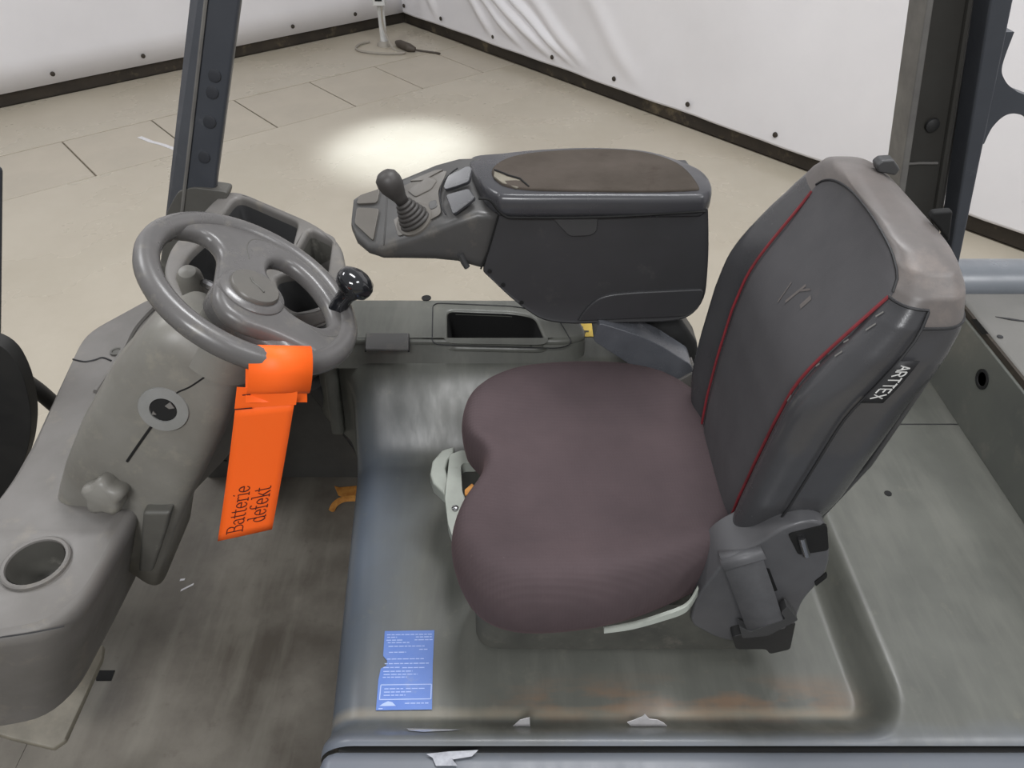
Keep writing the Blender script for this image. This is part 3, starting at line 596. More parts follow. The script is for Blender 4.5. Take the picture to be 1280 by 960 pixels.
# ---------------------------------------------------------------- steering wheel
SW = thing('steering_wheel', 'grey steering wheel with a black spinner knob on the column', 'steering wheel', tuple(hubc))
R = .145
mk('rim', tube([WPt(R * math.cos(k * 2 * pi / 72), R * math.sin(k * 2 * pi / 72)) for k in range(72)], .0168, 14, True), wheel_m, SW, angle=0)
arc = [(.148 * math.cos(k), .148 * math.sin(k)) for k in [math.radians(a) for a in range(74, -139, -8)]]
web = [(p.x, p.y) for p in rpoly([(a, b, 0) for a, b in arc[::1]] + [(-.092, -.092, 0), (-.088, -.07, 0), (-.087, -.035, 0), (-.092, .004, 0), (-.083, .032, 0), (-.058, .048, 0), (-.04, .051, 0), (0, .054, 0), (.045, .058, 0), (.064, .068, 0), (.073, .082, 0), (.068, .100, 0), (.052, .120, 0), (.03, .140, 0)], .012, 3)]
oval = [(p.x, p.y) for p in catmull([(.070, -.012, 0), (.048, -.014, 0), (.024, -.030, 0), (.000, -.038, 0), (-.018, -.052, 0), (-.027, -.078, 0), (-.024, -.102, 0), (.000, -.116, 0), (.040, -.107, 0), (.078, -.080, 0), (.100, -.045, 0), (.092, -.020, 0)], 5, True)]
web_o = mk('web', plate2d(web, [oval], hubc - wN * .004, wA, wB, wN, .028, .0125, 5), wheel_m, SW, angle=60)
mk('oval_lip', tube([WPt(p.x, p.y, .009) for p in catmull([(.058, .019, 0), (.090, .027, 0), (.118, .018, 0), (.128, -.015, 0), (.112, -.07, 0), (.075, -.108, 0), (.035, -.128, 0), (-.005, -.136, 0), (-.036, -.125, 0), (-.047, -.100, 0), (-.034, -.066, 0)], 6)], .0014, 6), cowl_d, web_o)
hb = WPt(-.02, .003, .0)
boss = mk('hub_boss', lathe([(.052, -.035), (.050, -.004), (.046, .012), (.038, .017), (.036, .017)], hb, wN, 36), wheel_m, SW)
mk('hub_cap', lathe([(.035, .010), (.035, .0205), (.033, .023), (.0, .025)], hb, wN, 36), hubcap_m, SW)
mk('cap_emblem', tube([hb + wN * .0248 + wA * a + wB * b for a, b in ((.010, .010), (.002, .006), (-.003, -.004), (-.010, -.012))], .0012, 6), cowl_d, SW)
mk('spoke_bulge', tube([WPt(-.03, -.0, -.028), WPt(-.062, -.04, -.026), WPt(-.10, -.085, -.016)], [.040, .030, .020], 16), wheel_m, SW)
kbz = WPt(.040, -.124, .010); ktz = WPt(.052, -.120, .052); kdir = (wN * .85 + wA * .15 + Vector((.10, 0, 0))).normalized()
sk_ = mk('spinner_knob', lathe([(.012, -.014), (.0135, .0), (.0135, .010), (.0135, .022), (.018, .030), (.0265, .036), (.029, .044), (.029, .052), (.025, .060), (.014, .0655), (0, .067)], kbz, kdir, 32), blackp, SW, angle=60, label='glossy black spinner knob')

# ---------------------------------------------------------------- orange tag on the wheel
tgp = WPt(-.1344, -.0545)
HT = thing('warning_tag', 'bright orange card tag hanging from the steering wheel rim', 'tag', (tgp.x, tgp.y, 1.0))
Wd = Vector((.92, .30, -.25)).normalized(); Vd = (Vector((0, 0, 1)) - Wd * Wd.z).normalized(); Nd = Wd.cross(Vd).normalized()
if Nd.y > 0: Nd = -Nd
lp = [(.013, -.040), (.022, -.030), (.026, -.012), (.0235, .006), (.012, .0205), (-.004, .024), (-.018, .014), (-.023, -.005), (-.019, -.024), (-.010, -.040), (.004, -.052), (.010, -.058)]
loopc = catmull([tgp + Nd * a + Vd * b for a, b in lp], 6)
mk('loop', ribbon(loopc, Wd, .080), orange, HT, angle=0, solid=.0008)
tq = [Vector(p) for p in [(-0.3767, 0.7850, 1.2592), (-0.2943, 0.7850, 1.2692), (-0.3768, 0.7850, 1.0066), (-0.4694, 0.7850, 0.9773)]]
def tagp(u, v):      # u across left-right, v down
    a = tq[0].lerp(tq[1], u); b = tq[3].lerp(tq[2], u); p = a.lerp(b, v)
    return p + Vector((0, .006 * math.sin(v * 3) - .006 * math.sin(u * pi) * v, .004 * math.sin(u * pi) * v * v * 1.5))
mk('card', grid(tagp, lsp(0, 1, 9), lsp(0, 1, 17)), orange, HT, angle=0, solid=.0008)
nk = [Vector(p) for p in [(-0.3649, 0.7830, 1.2990), (-0.2855, 0.7830, 1.2921), (-0.2919, 0.7830, 1.2681), (-0.3768, 0.7830, 1.2609)]]
mk('slit_neck', nprism(nk, (0, .0008, 0)), orange, HT, smooth=False)
for q in ([(-0.3599, 0.7815, 1.2864), (-0.3489, 0.7815, 1.2878)], [(-0.3764, 0.7815, 1.2608), (-0.3519, 0.7815, 1.2637)]): mk('slit_cut', ribbon(q, (0, 0, 1), .0022), ink, HT, smooth=False)
A_ = lambda cx, cy_, rx, ry, a0, a1, n=9: [(cx + rx * math.cos(math.radians(a0 + (a1 - a0) * i / n)), cy_ + ry * math.sin(math.radians(a0 + (a1 - a0) * i / n))) for i in range(n + 1)]
GL = {
 'B': ([[(.09, 0), (.09, .7)], [(.0, .7), (.24, .7)] + A_(.24, .535, .14, .165, 90, -90), [(.09, .37), (.26, .37)] + A_(.26, .185, .17, .185, 90, -90) + [(0, 0)]], .48),
 'a': ([A_(.17, .33, .12, .12, 160, 0) + [(.29, .06), (.34, .0), (.38, .03)], A_(.16, .13, .13, .125, 70, 300) + [(.29, .09)]], .40),
 't': ([[(.11, .6), (.11, .09)] + A_(.20, .09, .09, .09, 180, 300), [(.02, .45), (.24, .45)]], .28),
 'e': ([[(.04, .25), (.34, .25)] + A_(.19, .235, .15, .22, 5, 325, 14)], .39),
 'r': ([[(.02, .45), (.10, .45), (.10, 0)], [(.02, 0), (.19, 0)], A_(.22, .30, .12, .15, 180, 50)], .32),
 'i': ([[(.03, .45), (.11, .45), (.11, 0)], [(.03, 0), (.19, 0)], [(.10, .62), (.11, .66)]], .22),
 'd': ([A_(.18, .23, .14, .22, 40, 320, 12), [(.22, .7), (.30, .7), (.30, 0), (.38, .0)]], .41),
 'f': ([[(.10, 0), (.10, .55)] + A_(.21, .57, .11, .13, 180, 40), [(.01, .45), (.23, .45)], [(.02, 0), (.2, 0)]], .27),
 'k': ([[(.02, .7), (.10, .7), (.10, 0)], [(.02, 0), (.17, 0)], [(.32, .45), (.11, .2)], [(.18, .27), (.36, 0)]], .39)}
def letters(text, u0, v0, em):
    """baseline runs up the card: text x -> -v, text y -> -u"""
    Lh = (tq[3] - tq[0]).length; Wh = (tq[1] - tq[0]).length
    x = 0; parts = []
    for ch in text:
        st_, adv = GL[ch]
        for s_ in st_:
            pts = [tagp(u0 - q * em / Wh, v0 - (x + p) * em * 1.12 / Lh) + Vector((0, -.0012, 0)) for p, q in s_]
            for a, b in zip(pts, pts[1:]):
                if (b - a).length < 1e-6: continue
                d_ = (b - a).normalized(); thick = .0021 if abs(d_.x) > .75 else .0014
                parts.append(ribbon([a - d_ * .0006, b + d_ * .0006], d_.cross(Vector((0, 1, 0))), thick))
        x += adv
    mk('lettering', join(*parts), ink, HT, smooth=False)
letters('Batterie', .47, .955, .036)
letters('defekt', .84, .905, .036)

# ---------------------------------------------------------------- driver's seat
DS = thing('driver_seat', 'worn driver seat with brown-grey cloth cushion and black leather backrest', 'seat', (.15, .915, .79))
oc = catmull([(-.094, .755, 0), (-.088, .827, 0), (-.056, .900, 0), (-.052, .950, 0), (-.084, 1.0, 0), (-.093, 1.06, 0), (-.075, 1.128, 0), (-.01, 1.178, 0), (.096, 1.199, 0), (.223, 1.195, 0), (.32, 1.155, 0), (.37, 1.08, 0), (.385, .95, 0), (.395, .83, 0), (.362, .765, 0), (.285, .712, 0), (.19, .667, 0), (.094, .643, 0), (0, .641, 0), (-.06, .675, 0)], 6, True)
cc_ = Vector((.14, .92, 0))
def ring_c(k, z, side=0.):
    out = []
    for p in oc:
        q = cc_ + (p - cc_) * k
        sidew = sst(.10, .24, abs(q.y - .92)); rear = sst(.28, .40, q.x)
        out.append(Vector((q.x, q.y, z + side * sidew - .02 * rear * (1 if k < .95 else 0))))
    return out
cu = mk('seat_cushion', loft([ring_c(.955, .925), ring_c(.985, .938), ring_c(1., .965), ring_c(1.0, .990), ring_c(.985, 1.008), ring_c(.955, 1.022), ring_c(.91, 1.029, .012), ring_c(.84, 1.029, .020), ring_c(.74, 1.024, .020), ring_c(.6, 1.016, .012), ring_c(.42, 1.012), ring_c(.2, 1.010), ring_c(.06, 1.010)]), cloth, DS, angle=0, sub=1)
sb = [(p.x, p.y) for p in rpoly([(-.062, .706, 0), (.425, .706, 0), (.425, 1.13, 0), (-.062, 1.13, 0)], .045, 5)]
mk('seat_base', loft([[Vector((x, y, .796)) for x, y in sb], [Vector((x, y, .806)) for x, y in sb], [Vector((x * .99, (y - .915) * .985 + .915, .84)) for x, y in sb], [Vector((x * .985, (y - .915) * 1.03 + .915, .93)) for x, y in sb]]), base_pl, DS, angle=40)
# backrest: winged shell with a flat cloth panel between two red pipings
XF = lambda z: interp([(.93, .338), (1.0, .339), (1.08, .340), (1.16, .345), (1.25, .354), (1.5, .3925), (1.6, .41)], z)
HW = [(.93, .125), (.96, .15), (1.0, .172), (1.06, .192), (1.14, .207), (1.25, .215), (1.36, .214), (1.40, .211), (1.44, .202), (1.472, .187), (1.492, .165), (1.505, .13), (1.513, .07)]
TK = [(.93, .08), (1.0, .108), (1.15, .140), (1.3, .152), (1.37, .148), (1.43, .126), (1.476, .098), (1.496, .082), (1.507, .06), (1.513, .04)]
def bol(y, z):
    h = interp(HW, z); f = (1 - sst(1.28, 1.50, z)) * (.45 + .55 * sst(.93, 1.1, z))
    return .036 * sst(.62, .95, abs(y) / h) * f
def yr(z, side): return interp([(.97, .122), (1.25, .147), (1.40, .160), (1.47, .164)], z) if side < 0 else interp([(.97, .100), (1.25, .120), (1.46, .112)], z)
def ztop(y):
    q = abs((y + .024) / .140)
    return 1.462 + .046 * math.sqrt(max(0, 1 - min(1, q) ** 2.2))
NB = 128
def bsec(z):
    h = interp(HW, z); T = interp(TK, z); x0 = XF(z) + .050 * sst(1.30, 1.515, z); out = []
    for k in range(NB):
        a = 2 * pi * k / NB; c_, s_ = math.cos(a), math.sin(a)
        y = h * math.copysign(abs(c_) ** (2 / 4.2), c_); d_ = math.copysign(abs(s_) ** (2 / 3.4), s_)
        x = x0 + T / 2 - T / 2 * d_
        front = .5 + .5 * d_
        x -= bol(y, z) * front
        pin = .004 * (math.exp(-((a - pi + .049) / .16) ** 2) + math.exp(-((a if a < pi else a - 2 * pi) - .049) ** 2 / .0256)) * (1 - sst(1.42, 1.48, z))
        if d_ > .5: x += .004 * math.exp(-((y - (yr(z, y) if y > 0 else -yr(z, y))) / .013) ** 2) * (1 - sst(1.40, 1.47, z))
        y -= math.copysign(pin, y)
        out.append(Vector((x, .915 + y, z)))
    return out
zs = [.93, .933, .94, .95, .965] + lsp(.975, 1.42, 68) + lsp(1.423, 1.511, 42) + [1.513]
bV, bF = loft([bsec(z) for z in zs])
fm = []
for fi, f in enumerate(bF):
    aj = (fi % NB + .5) * 2 * pi / NB; rear = not (2.2 * pi / NB < aj < pi - 2.2 * pi / NB)
    c0 = sum((Vector(bV[i]) for i in f), Vector()) / len(f)
    yy, z = c0.y - .915, c0.z
    h, T = interp(HW, z), interp(TK, z); mid = XF(z) + .050 * sst(1.30, 1.515, z) + T * .3
    if c0.x < mid and abs(yy) < yr(z, yy) and .97 < z < ztop(yy): fm.append(1)
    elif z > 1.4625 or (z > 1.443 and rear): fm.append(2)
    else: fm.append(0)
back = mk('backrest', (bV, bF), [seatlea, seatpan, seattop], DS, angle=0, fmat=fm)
def fx(y, z):      # front surface of the backrest
    h, T = interp(HW, z), interp(TK, z); x0 = XF(z) + .050 * sst(1.30, 1.515, z)
    c_ = min(1, abs(y) / h) ** (4.2 / 2); s_ = math.sqrt(max(0, 1 - c_ * c_)); d_ = s_ ** (2 / 3.4)
    return x0 + T / 2 - T / 2 * d_ - bol(y, z) * (.5 + .5 * d_)
for sgn, nm in ((-1, 'near'), (1, 'far')):
    zz = lsp(.985, 1.462, 26)
    mk('red_piping', tube([Vector((fx(sgn * yr(z, sgn), z) - .0005, .915 + sgn * yr(z, sgn), z)) for z in zz], .0022, 6), red_m, back, label='red piping')
tp = []
for y in lsp(-.163, .113, 31):
    z = ztop(y)
    tp.append(Vector((fx(y, z) - .0003, .915 + y, z)))
mk('top_seam', tube(tp, .0018, 6), seam_m, back)
def surf(z, ang):
    h, T = interp(HW, z), interp(TK, z); x0 = XF(z) + .050 * sst(1.30, 1.515, z); c_, s_ = math.cos(ang), math.sin(ang)
    y = h * math.copysign(abs(c_) ** (2 / 4.2), c_); d_ = math.copysign(abs(s_) ** (2 / 3.4), s_)
    return Vector((x0 + T / 2 - T / 2 * d_ - bol(y, z) * (.5 + .5 * d_), .915 + y, z))
mk('side_seam', tube([surf(z, pi - .049) + Vector((0, -.0008, 0)) for z in lsp(1.0, 1.460, 30)], .0018, 6), seam_m, back)
a0 = pi - math.acos(min(1, .163 / interp(HW, 1.462)) ** 2.1)
mk('shoulder_seam', tube([surf(1.462, a) + Vector((-.0005, -.0005, 0)) for a in lsp(a0, pi - .049, 10)] + [surf(z, pi - .049) + Vector((0, -.0008, 0)) for z in lsp(1.459, 1.443, 4)], .0018, 6), seam_m, back)
mk('cross_seam', tube([surf(1.443, pi + a) + Vector((0, -.0008, 0)) for a in lsp(-.049, .9, 14)], .0018, 6), seam_m, back)
# woven maker's tab on the side seam
lz = lsp(1.405, 1.345, 7)
tb0 = [surf(z, pi - .049) + Vector((-.0006, -.0022, 0)) for z in lz]; tb1 = [surf(z, pi + .03) + Vector((-.0, -.0026, 0)) for z in lz]
tabo = mk('brand_tab', loft([[p, q] for p, q in zip(tb0, tb1)], closed=False, caps=(False, False)), seam_m, back, angle=0, solid=.0012, label='dark woven brand tab')
CG = {'A': ([[(0, 0), (.2, .7), (.4, 0)], [(.08, .25), (.32, .25)]], .5), 'R': ([[(0, 0), (0, .7), (.25, .7), (.36, .6), (.36, .45), (.25, .36), (0, .36)], [(.2, .36), (.38, 0)]], .5),
      'T': ([[(0, .7), (.4, .7)], [(.2, .7), (.2, 0)]], .48), 'E': ([[(.36, .7), (0, .7), (0, 0), (.36, 0)], [(0, .36), (.3, .36)]], .48), 'X': ([[(0, .7), (.38, 0)], [(.38, .7), (0, 0)]], .45)}
def tabp(u, v):     # u along the tab (downwards), v across, 0 at the front edge
    k = u * 6; i = min(5, int(k)); f = k - i
    a = tb0[i].lerp(tb0[i + 1], f); b = tb1[i].lerp(tb1[i + 1], f); return a.lerp(b, v) + Vector((-.0006, -.0012, 0))
x = 0; prt = []
for ch in 'ARTTEX':
    st_, adv = CG[ch]
    for s_ in st_:
        pts = [tabp(.09 + (x + p) * .28, .22 + .80 * (q)) for p, q in s_]
        for a, b in zip(pts, pts[1:]):
            d_ = (b - a).normalized(); prt.append(ribbon([a, b], d_.cross(Vector((.4, 1, 0))), .0017))
    x += adv
mk('lettering', join(*prt), post_m, tabo, smooth=False)
# scuffs in the leather
mk('leather_scuff', join(*[ribbon([Vector((fx(y0, z0) - .0012, .915 + y0, z0)), Vector((fx(y0 + dy, z0 + dz_) - .0012, .915 + y0 + dy, z0 + dz_))], (0, 1, .3), wd) for y0, z0, dy, dz_, wd in
    ((-.02, 1.36, -.012, .035, .004), (-.03, 1.385, -.016, .012, .004), (-.055, 1.375, -.004, .018, .007), (-.005, 1.35, .004, .03, .002))]), seattop, back, smooth=False)
for z0, k, L in ((1.44, -.010, .008), (1.424, -.016, .011), (1.40, -.009, .006), (1.385, -.018, .009), (1.36, -.008, .006), (1.30, -.010, .012)):
    y0 = -yr(z0, -1) + k
    mk('leather_scuff', ribbon([Vector((fx(y0, z0) - .0012, .915 + y0, z0)), Vector((fx(y0 - .002, z0 + L) - .0012, .913 + y0, z0 + L))], (0, 1, .5), .0020), frame_edge, back, smooth=False)
# shell behind the backrest, with its pale liner and dark side mouth
mk('rear_shell', loft([[Vector((XF(z) + interp(TK, z) - .012 + .03 * math.cos(a) * sst(.9, 1.0, z), .915 + interp(HW, z) * .86 * math.sin(a), z)) for a in lsp(-pi / 2, pi / 2, 17)] for z in (.97, 1.05, 1.2, 1.35, 1.45, 1.50)], closed=False, caps=(False, False)), plas_d, back, solid=.006)
mk('pale_liner', tube(catmull([Vector((.488, .93, 1.500)), Vector((.505, .89, 1.492)), Vector((.517, .845, 1.470))], 6), .009, 8), post_m, back, label='pale edge of torn liner')
mk('shell_hook', nprism([(0.5148, 0.8550, 1.5156), (0.5374, 0.8550, 1.5177), (0.5418, 0.8550, 1.5005), (0.5485, 0.8550, 1.4739), (0.5283, 0.8550, 1.4939), (0.5129, 0.8550, 1.5070)], (0, .012, 0)), black, back, bevel=.003)
mk('top_catch', nprism([(0.4912, 0.9850, 1.5191), (0.4967, 0.9850, 1.5259), (0.5124, 0.9850, 1.5270), (0.5253, 0.9850, 1.5135), (0.5218, 0.9850, 1.5043), (0.4965, 0.9850, 1.5089)], (0, .02, 0)), plas_d, back, bevel=.003)

# recliner housing with the belt and its buckle stalk on the near rear corner
rc = [(0.2785, 0.6900, 0.8934), (0.2798, 0.6900, 0.9671), ((0.3050, 0.6900, 1.0501)), (0.3437, 0.6900, 1.0862), (0.3698, 0.6900, 1.1208), (0.4036, 0.6900, 1.1409), (0.4319, 0.6900, 1.1326), (0.4571, 0.6900, 1.0538), (0.4586, 0.6900, 1.0124), (0.4412, 0.6900, 0.9528), (0.4443, 0.6900, 0.8712), (0.4217, 0.6900, 0.8347), (0.3339, 0.6900, 0.8486)]
rec = mk('recliner_housing', nprism(rpoly(rc, .02, 4), (0, .075, 0)), recl_m, DS, bevel=.010)
mk('bolt_slot', nprism(rpoly([(0.3821, 0.6880, 1.1130), (0.4311, 0.6880, 1.1333), (0.4478, 0.6880, 1.0781), (0.4074, 0.6880, 1.0673)], .006, 3), (0, .004, 0)), black, rec, smooth=False)
mk('bolt', tube([(0.4003, 0.6840, 1.1110), (0.4139, 0.6800, 1.0775)], .0055, 10), steel, rec, label='bright steel bolt')
mk('slot', nprism([(0.3673, 0.6880, 1.0360), (0.3735, 0.6880, 1.0341), (0.3961, 0.6880, 0.9839), (0.3898, 0.6880, 0.9800)], (0, .003, 0)), black, rec, smooth=False)
mk('slot', nprism(rpoly([(0.4461, 0.6880, 1.0036), (0.4589, 0.6880, 1.0266), (0.4619, 0.6880, 1.0152), (0.4509, 0.6880, 0.9938)], .003, 3), (0, .003, 0)), black, rec, smooth=False)
beltp = [(0.3380, 0.7350, 1.0261), (0.3227, 0.6900, 1.0719), (0.3328, 0.6760, 1.0501), (0.3549, 0.6680, 0.9984), (0.3769, 0.6640, 0.9437), (0.3890, 0.6680, 0.9143), (0.3928, 0.6800, 0.8869)]
mk('belt_strap', ribbon(catmull(beltp, 6), Vector((0.3711, 0.6760, 1.0520)) - Vector((0.3127, 0.6760, 1.0352)), .056), belt_m, DS, angle=0, solid=.003)
mk('belt_fold', ribbon(catmull([(0.3297, 0.7150, 1.0531), (0.3226, 0.6820, 1.0750), (0.3292, 0.6730, 1.0651)], 5), Vector((0.3472, 0.6800, 1.0847)) - Vector((0.2989, 0.6800, 1.0595)), .060), belt_m, DS, angle=0, solid=.004)
mk('belt_anchor', nprism(rpoly([(0.3431, 0.6620, 0.9299), (0.3541, 0.6620, 0.8976), (0.3920, 0.6620, 0.9042), (0.4285, 0.6620, 0.9467), (0.4038, 0.6620, 0.9814), (0.3980, 0.6620, 0.9652), (0.4089, 0.6620, 0.9488), (0.3629, 0.6620, 0.9150)], .004, 3), (0, .014, 0)), plas_d, DS, bevel=.002)
mk('anchor_bracket', nprism(rpoly([(0.3424, 0.6720, 0.8862), (0.4328, 0.6720, 0.9252), (0.4416, 0.6720, 0.8501), (0.4116, 0.6720, 0.8362), (0.4035, 0.6720, 0.8501), (0.3553, 0.6720, 0.8501)], .006, 3), (0, .03, 0)), darkp, DS, bevel=.003)
mk('recline_lever', loft([[Vector(p) + Vector((0, 0, a)) + Vector((0, b, 0)) for a, b in ((0, 0), (r_, .003), (r_, .009), (0, .013), (-r_ * .4, .006))] for p, r_ in zip(catmull([(0.1389, 0.6550, 0.9217), (0.1787, 0.6500, 0.9401), ((0.2228, 0.6480, 0.9659)), (0.2552, 0.6550, 0.9776), (0.2717, 0.6700, 0.9956)], 5), lsp(.004, .013, 21))]), grey_lev, DS, angle=60, label='pale grey recline lever')
# front adjusting hook
fl_ = [Vector(p) for p in [(-0.1101, 1.0582, 0.9250), (-0.1338, 1.0473, 0.9250), (-0.1497, 1.0175, 0.9250), (-0.1515, 0.9845, 0.9250), (-0.1437, 0.9605, 0.9250), (-0.1201, 0.9333, 0.9250), (-0.1151, 0.9684, 0.9250), (-0.1230, 0.9988, 0.9250), (-0.1200, 1.0217, 0.9250), (-0.1105, 1.0387, 0.9250)]]
mk('slide_handle', nprism(fl_, (0, 0, -.028)), grey_lev, DS, bevel=.005, label='pale grey-green hook handle')
fl2 = [Vector(p) for p in [(-0.1167, 1.0243, 0.9350), (-0.0934, 1.0371, 0.9350), (-0.0720, 1.0286, 0.9350), (-0.0651, 1.0034, 0.9350), (-0.0887, 1.0034, 0.9350), (-0.0942, 0.9952, 0.9350), (-0.0880, 0.9299, 0.9350), (-0.0691, 0.8835, 0.9350), (-0.0990, 0.8275, 0.9350), (-0.1089, 0.8568, 0.9350), (-0.1184, 0.9167, 0.9350)]]
fh = mk('handle_lever', nprism(rpoly(fl2, .006, 3), (0, 0, -.025)), grey_lev, DS, bevel=.004, label='pale grey-green lever arm')
mk('rivet', lathe([(.006, 0), (.006, .003), (.003, .005), (0, .005)], (-0.0986, 0.8908, 0.9350), n=14), steel, fh)
# black padded side grip between cushion and console
sg = [(0.1664, 1.2050, 1.1071), (0.1570, 1.2050, 1.0655), (0.2137, 1.2050, 1.0223), (0.2832, 1.2050, 0.9693), (0.3139, 1.2050, 0.9440), (0.3677, 1.2050, 0.9776), (0.3570, 1.2050, 1.0062), (0.2906, 1.2050, 1.0539), (0.2475, 1.2050, 1.0770), (0.2075, 1.2050, 1.0921)]
sgo = mk('side_grip', nprism(rpoly(sg, .008, 3), (0, .055, .004)), grip_m, DS, bevel=.009, label='black wedge-shaped padded grip')
mk('grip_bracket', nprism([(0.3181, 1.2000, 0.9566), (0.3675, 1.2000, 0.9939), (0.3765, 1.2000, 0.9566), (0.3437, 1.2000, 0.9353)], (0, .05, 0)), plas, DS, bevel=.003)

# ---------------------------------------------------------------- armrest console
AC = thing('armrest_console', 'dark grey armrest console with joystick, switches and worn brown pad beside the seat', 'armrest', (.1, 1.3, 1.1))
bd = [(-.020, 1.335), (-.054, 1.212), (-.036, 1.192), (-.008, 1.160), (.024, 1.129), (.056, 1.104), (.090, 1.096), (.123, 1.094), (.30, 1.099), (.342, 1.108), (.365, 1.15), (.356, 1.25), (.340, 1.338)]
bd = [(p.x, p.y) for p in rpoly([(a, b, 0) for a, b in bd], [.004, .006, .01, .02, .02, .02, .02, .02, .02, .03, .03, .05, .004], 4)]
def bl3(y, k):
    cx, cz = .16, 1.24
    return [Vector((cx + (x - cx) * (1 - k * .012 * (1 if x > cx else .6)), y, cz + (z - cz) * (1 - (k * .10 if z < cz else 0)))) for x, z in bd]
cbody = mk('console_body', loft([bl3(1.222, .6), bl3(1.220, .25), bl3(1.2215, 0), bl3(1.30, 0), bl3(1.41, .2), bl3(1.425, 1.)]), con_m, AC, angle=35)
# rounded lid with a dished cloth pad
lo_ = [(-.052, 1.262), (-.028, 1.226), (-.005, 1.214), (.15, 1.2135), (.300, 1.2135), (.336, 1.222), (.352, 1.27), (.338, 1.36), (.275, 1.445), (.17, 1.468), (.06, 1.46), (-.02, 1.44), (-.078, 1.418), (-.075, 1.34)]
lo2 = catmull([(a, b, 0) for a, b in lo_], 6, True); lcx = Vector((.14, 1.34, 0))
def lid(z, k, tilt=1.): return [Vector((lcx.x + (p.x - lcx.x) * (1 - k * .3), lcx.y + (p.y - lcx.y) * (1 - k), z - .016 * sst(1.26, 1.45, p.y) * tilt)) for p in lo2]
lidl = [lid(1.322, .06), lid(1.326, .015), lid(1.334, .0), lid(1.350, 0.), lid(1.358, .015), lid(1.363, .05), lid(1.364, .09)]
mk('lid_frame', loft(lidl), lid_m, AC, angle=50)
po_ = catmull([(-0.0364, 1.3244, 1.3600), (-0.0121, 1.3856, 1.3550), (0.0463, 1.4249, 1.3510), (0.1557, 1.4427, 1.3500), (0.2477, 1.4311, 1.3500), (0.3111, 1.3684, 1.3530), (0.3256, 1.2537, 1.3620), (0.3063, 1.2337, 1.3640), (0.2202, 1.2290, 1.3640), (0.1103, 1.2321, 1.3640), (0.0208, 1.2400, 1.3640), (-0.0211, 1.2676, 1.3630)], 6, True)
pcx = sum(po_, Vector()) / len(po_)
def padr(k, dzz): return [pcx.lerp(p, k) + Vector((0, 0, dzz)) for p in po_]
pado = mk('arm_pad', loft([padr(1.0, -.012), padr(1.0, .0015), padr(.985, .0035), padr(.95, .0042), padr(.85, .0045), padr(.6, .0045), padr(.25, .0045)]), pad_m, AC, angle=0)
tq2 = [(-0.0317, 1.3121, 1.3670), (-0.0259, 1.3121, 1.3670), (-0.0085, 1.2884, 1.3670), (0.0141, 1.2752, 1.3670), (0.0278, 1.2462, 1.3670), (0.0069, 1.2430, 1.3670), (-0.0168, 1.2622, 1.3670), (-0.0327, 1.2884, 1.3670)]
mk('torn_patch', nprism(tq2, (0, 0, -.004)), foot_m, pado, bevel=.0015, label='torn worn patch of foam')
mk('patch_edge', tube([(-0.0317, 1.3110, 1.3690), (-0.0200, 1.3008, 1.3690), (-0.0057, 1.2874, 1.3690), (0.0141, 1.2741, 1.3690), (0.0291, 1.2430, 1.3685)], .0016, 5), black, pado)
mk('lid_gap', tube(catmull([(-0.0574, 1.2140, 1.3601), (-0.0383, 1.2125, 1.3579), (-0.0248, 1.2125, 1.3400), (-0.0111, 1.2125, 1.3279), (0.0139, 1.2125, 1.3249), (0.1665, 1.2125, 1.3264), (0.3341, 1.2125, 1.3370)], 6), .0022, 5), black, AC)
mk('lid_catch', nprism(rpoly([(0.0668, 1.2175, 1.3253), (0.1503, 1.2175, 1.3269), (0.1498, 1.2175, 1.2943), (0.1390, 1.2175, 1.2864), (0.1022, 1.2175, 1.2848), (0.0844, 1.2175, 1.3037)], .008, 4), (0, .01, 0)), plas_d, AC, bevel=.003)
lcv = rpoly([(0.1262, 1.2165, 1.1028), (0.1412, 1.2165, 1.1341), (0.1681, 1.2165, 1.1611), (0.2244, 1.2165, 1.1682), (0.3579, 1.2165, 1.1752), (0.3575, 1.2165, 1.1396), (0.3339, 1.2165, 1.1139)], [.0, .03, .03, .02, .01, .03, .01], 5)
mk('lower_cover', nprism(lcv, (0, .02, 0)), con_m, AC, bevel=.003)
mk('body_seam', tube([(-0.0237, 1.2195, 1.3274), (-0.0326, 1.2195, 1.2932), (-0.0432, 1.2195, 1.2547), (-0.0571, 1.2195, 1.2181)], .0018, 6), black, AC)
for q in ((-0.0412, 1.2205, 1.2125), (-0.0164, 1.2205, 1.1832), (0.0182, 1.2205, 1.1442)):
    mk('screw', lathe([(.004, 0), (.004, .0015), (0, .0015)], q, (0, -1, 0), 10), black, AC)
# control head
hs = [(-.012, (1.24, 1.215), (1.24, 1.316), (1.38, 1.318), (1.37, 1.22)), (-.030, (1.226, 1.208), (1.224, 1.324), (1.39, 1.330), (1.38, 1.212)), (-.06, (1.222, 1.210), (1.220, 1.328), (1.412, 1.352), (1.405, 1.215)), (-.10, (1.224, 1.222), (1.2215, 1.312), (1.396, 1.358), (1.385, 1.222)), (-.142, (1.227, 1.225), (1.222, 1.293), (1.378, 1.354), (1.37, 1.226)), (-.19, (1.23, 1.225), (1.224, 1.272), (1.365, 1.339), (1.355, 1.228)), (-.235, (1.233, 1.226), (1.226, 1.254), (1.355, 1.324), (1.345, 1.236)), (-.262, (1.244, 1.231), (1.236, 1.252), (1.350, 1.316), (1.34, 1.245)), (-.285, (1.262, 1.240), (1.256, 1.262), (1.345, 1.310), (1.335, 1.252)), (-.297, (1.285, 1.255), (1.28, 1.275), (1.338, 1.304), (1.33, 1.262))]
def hsec(x, *q): return rpoly([(x, y, z) for y, z in q], [.028, .012, .014, .03], 5)
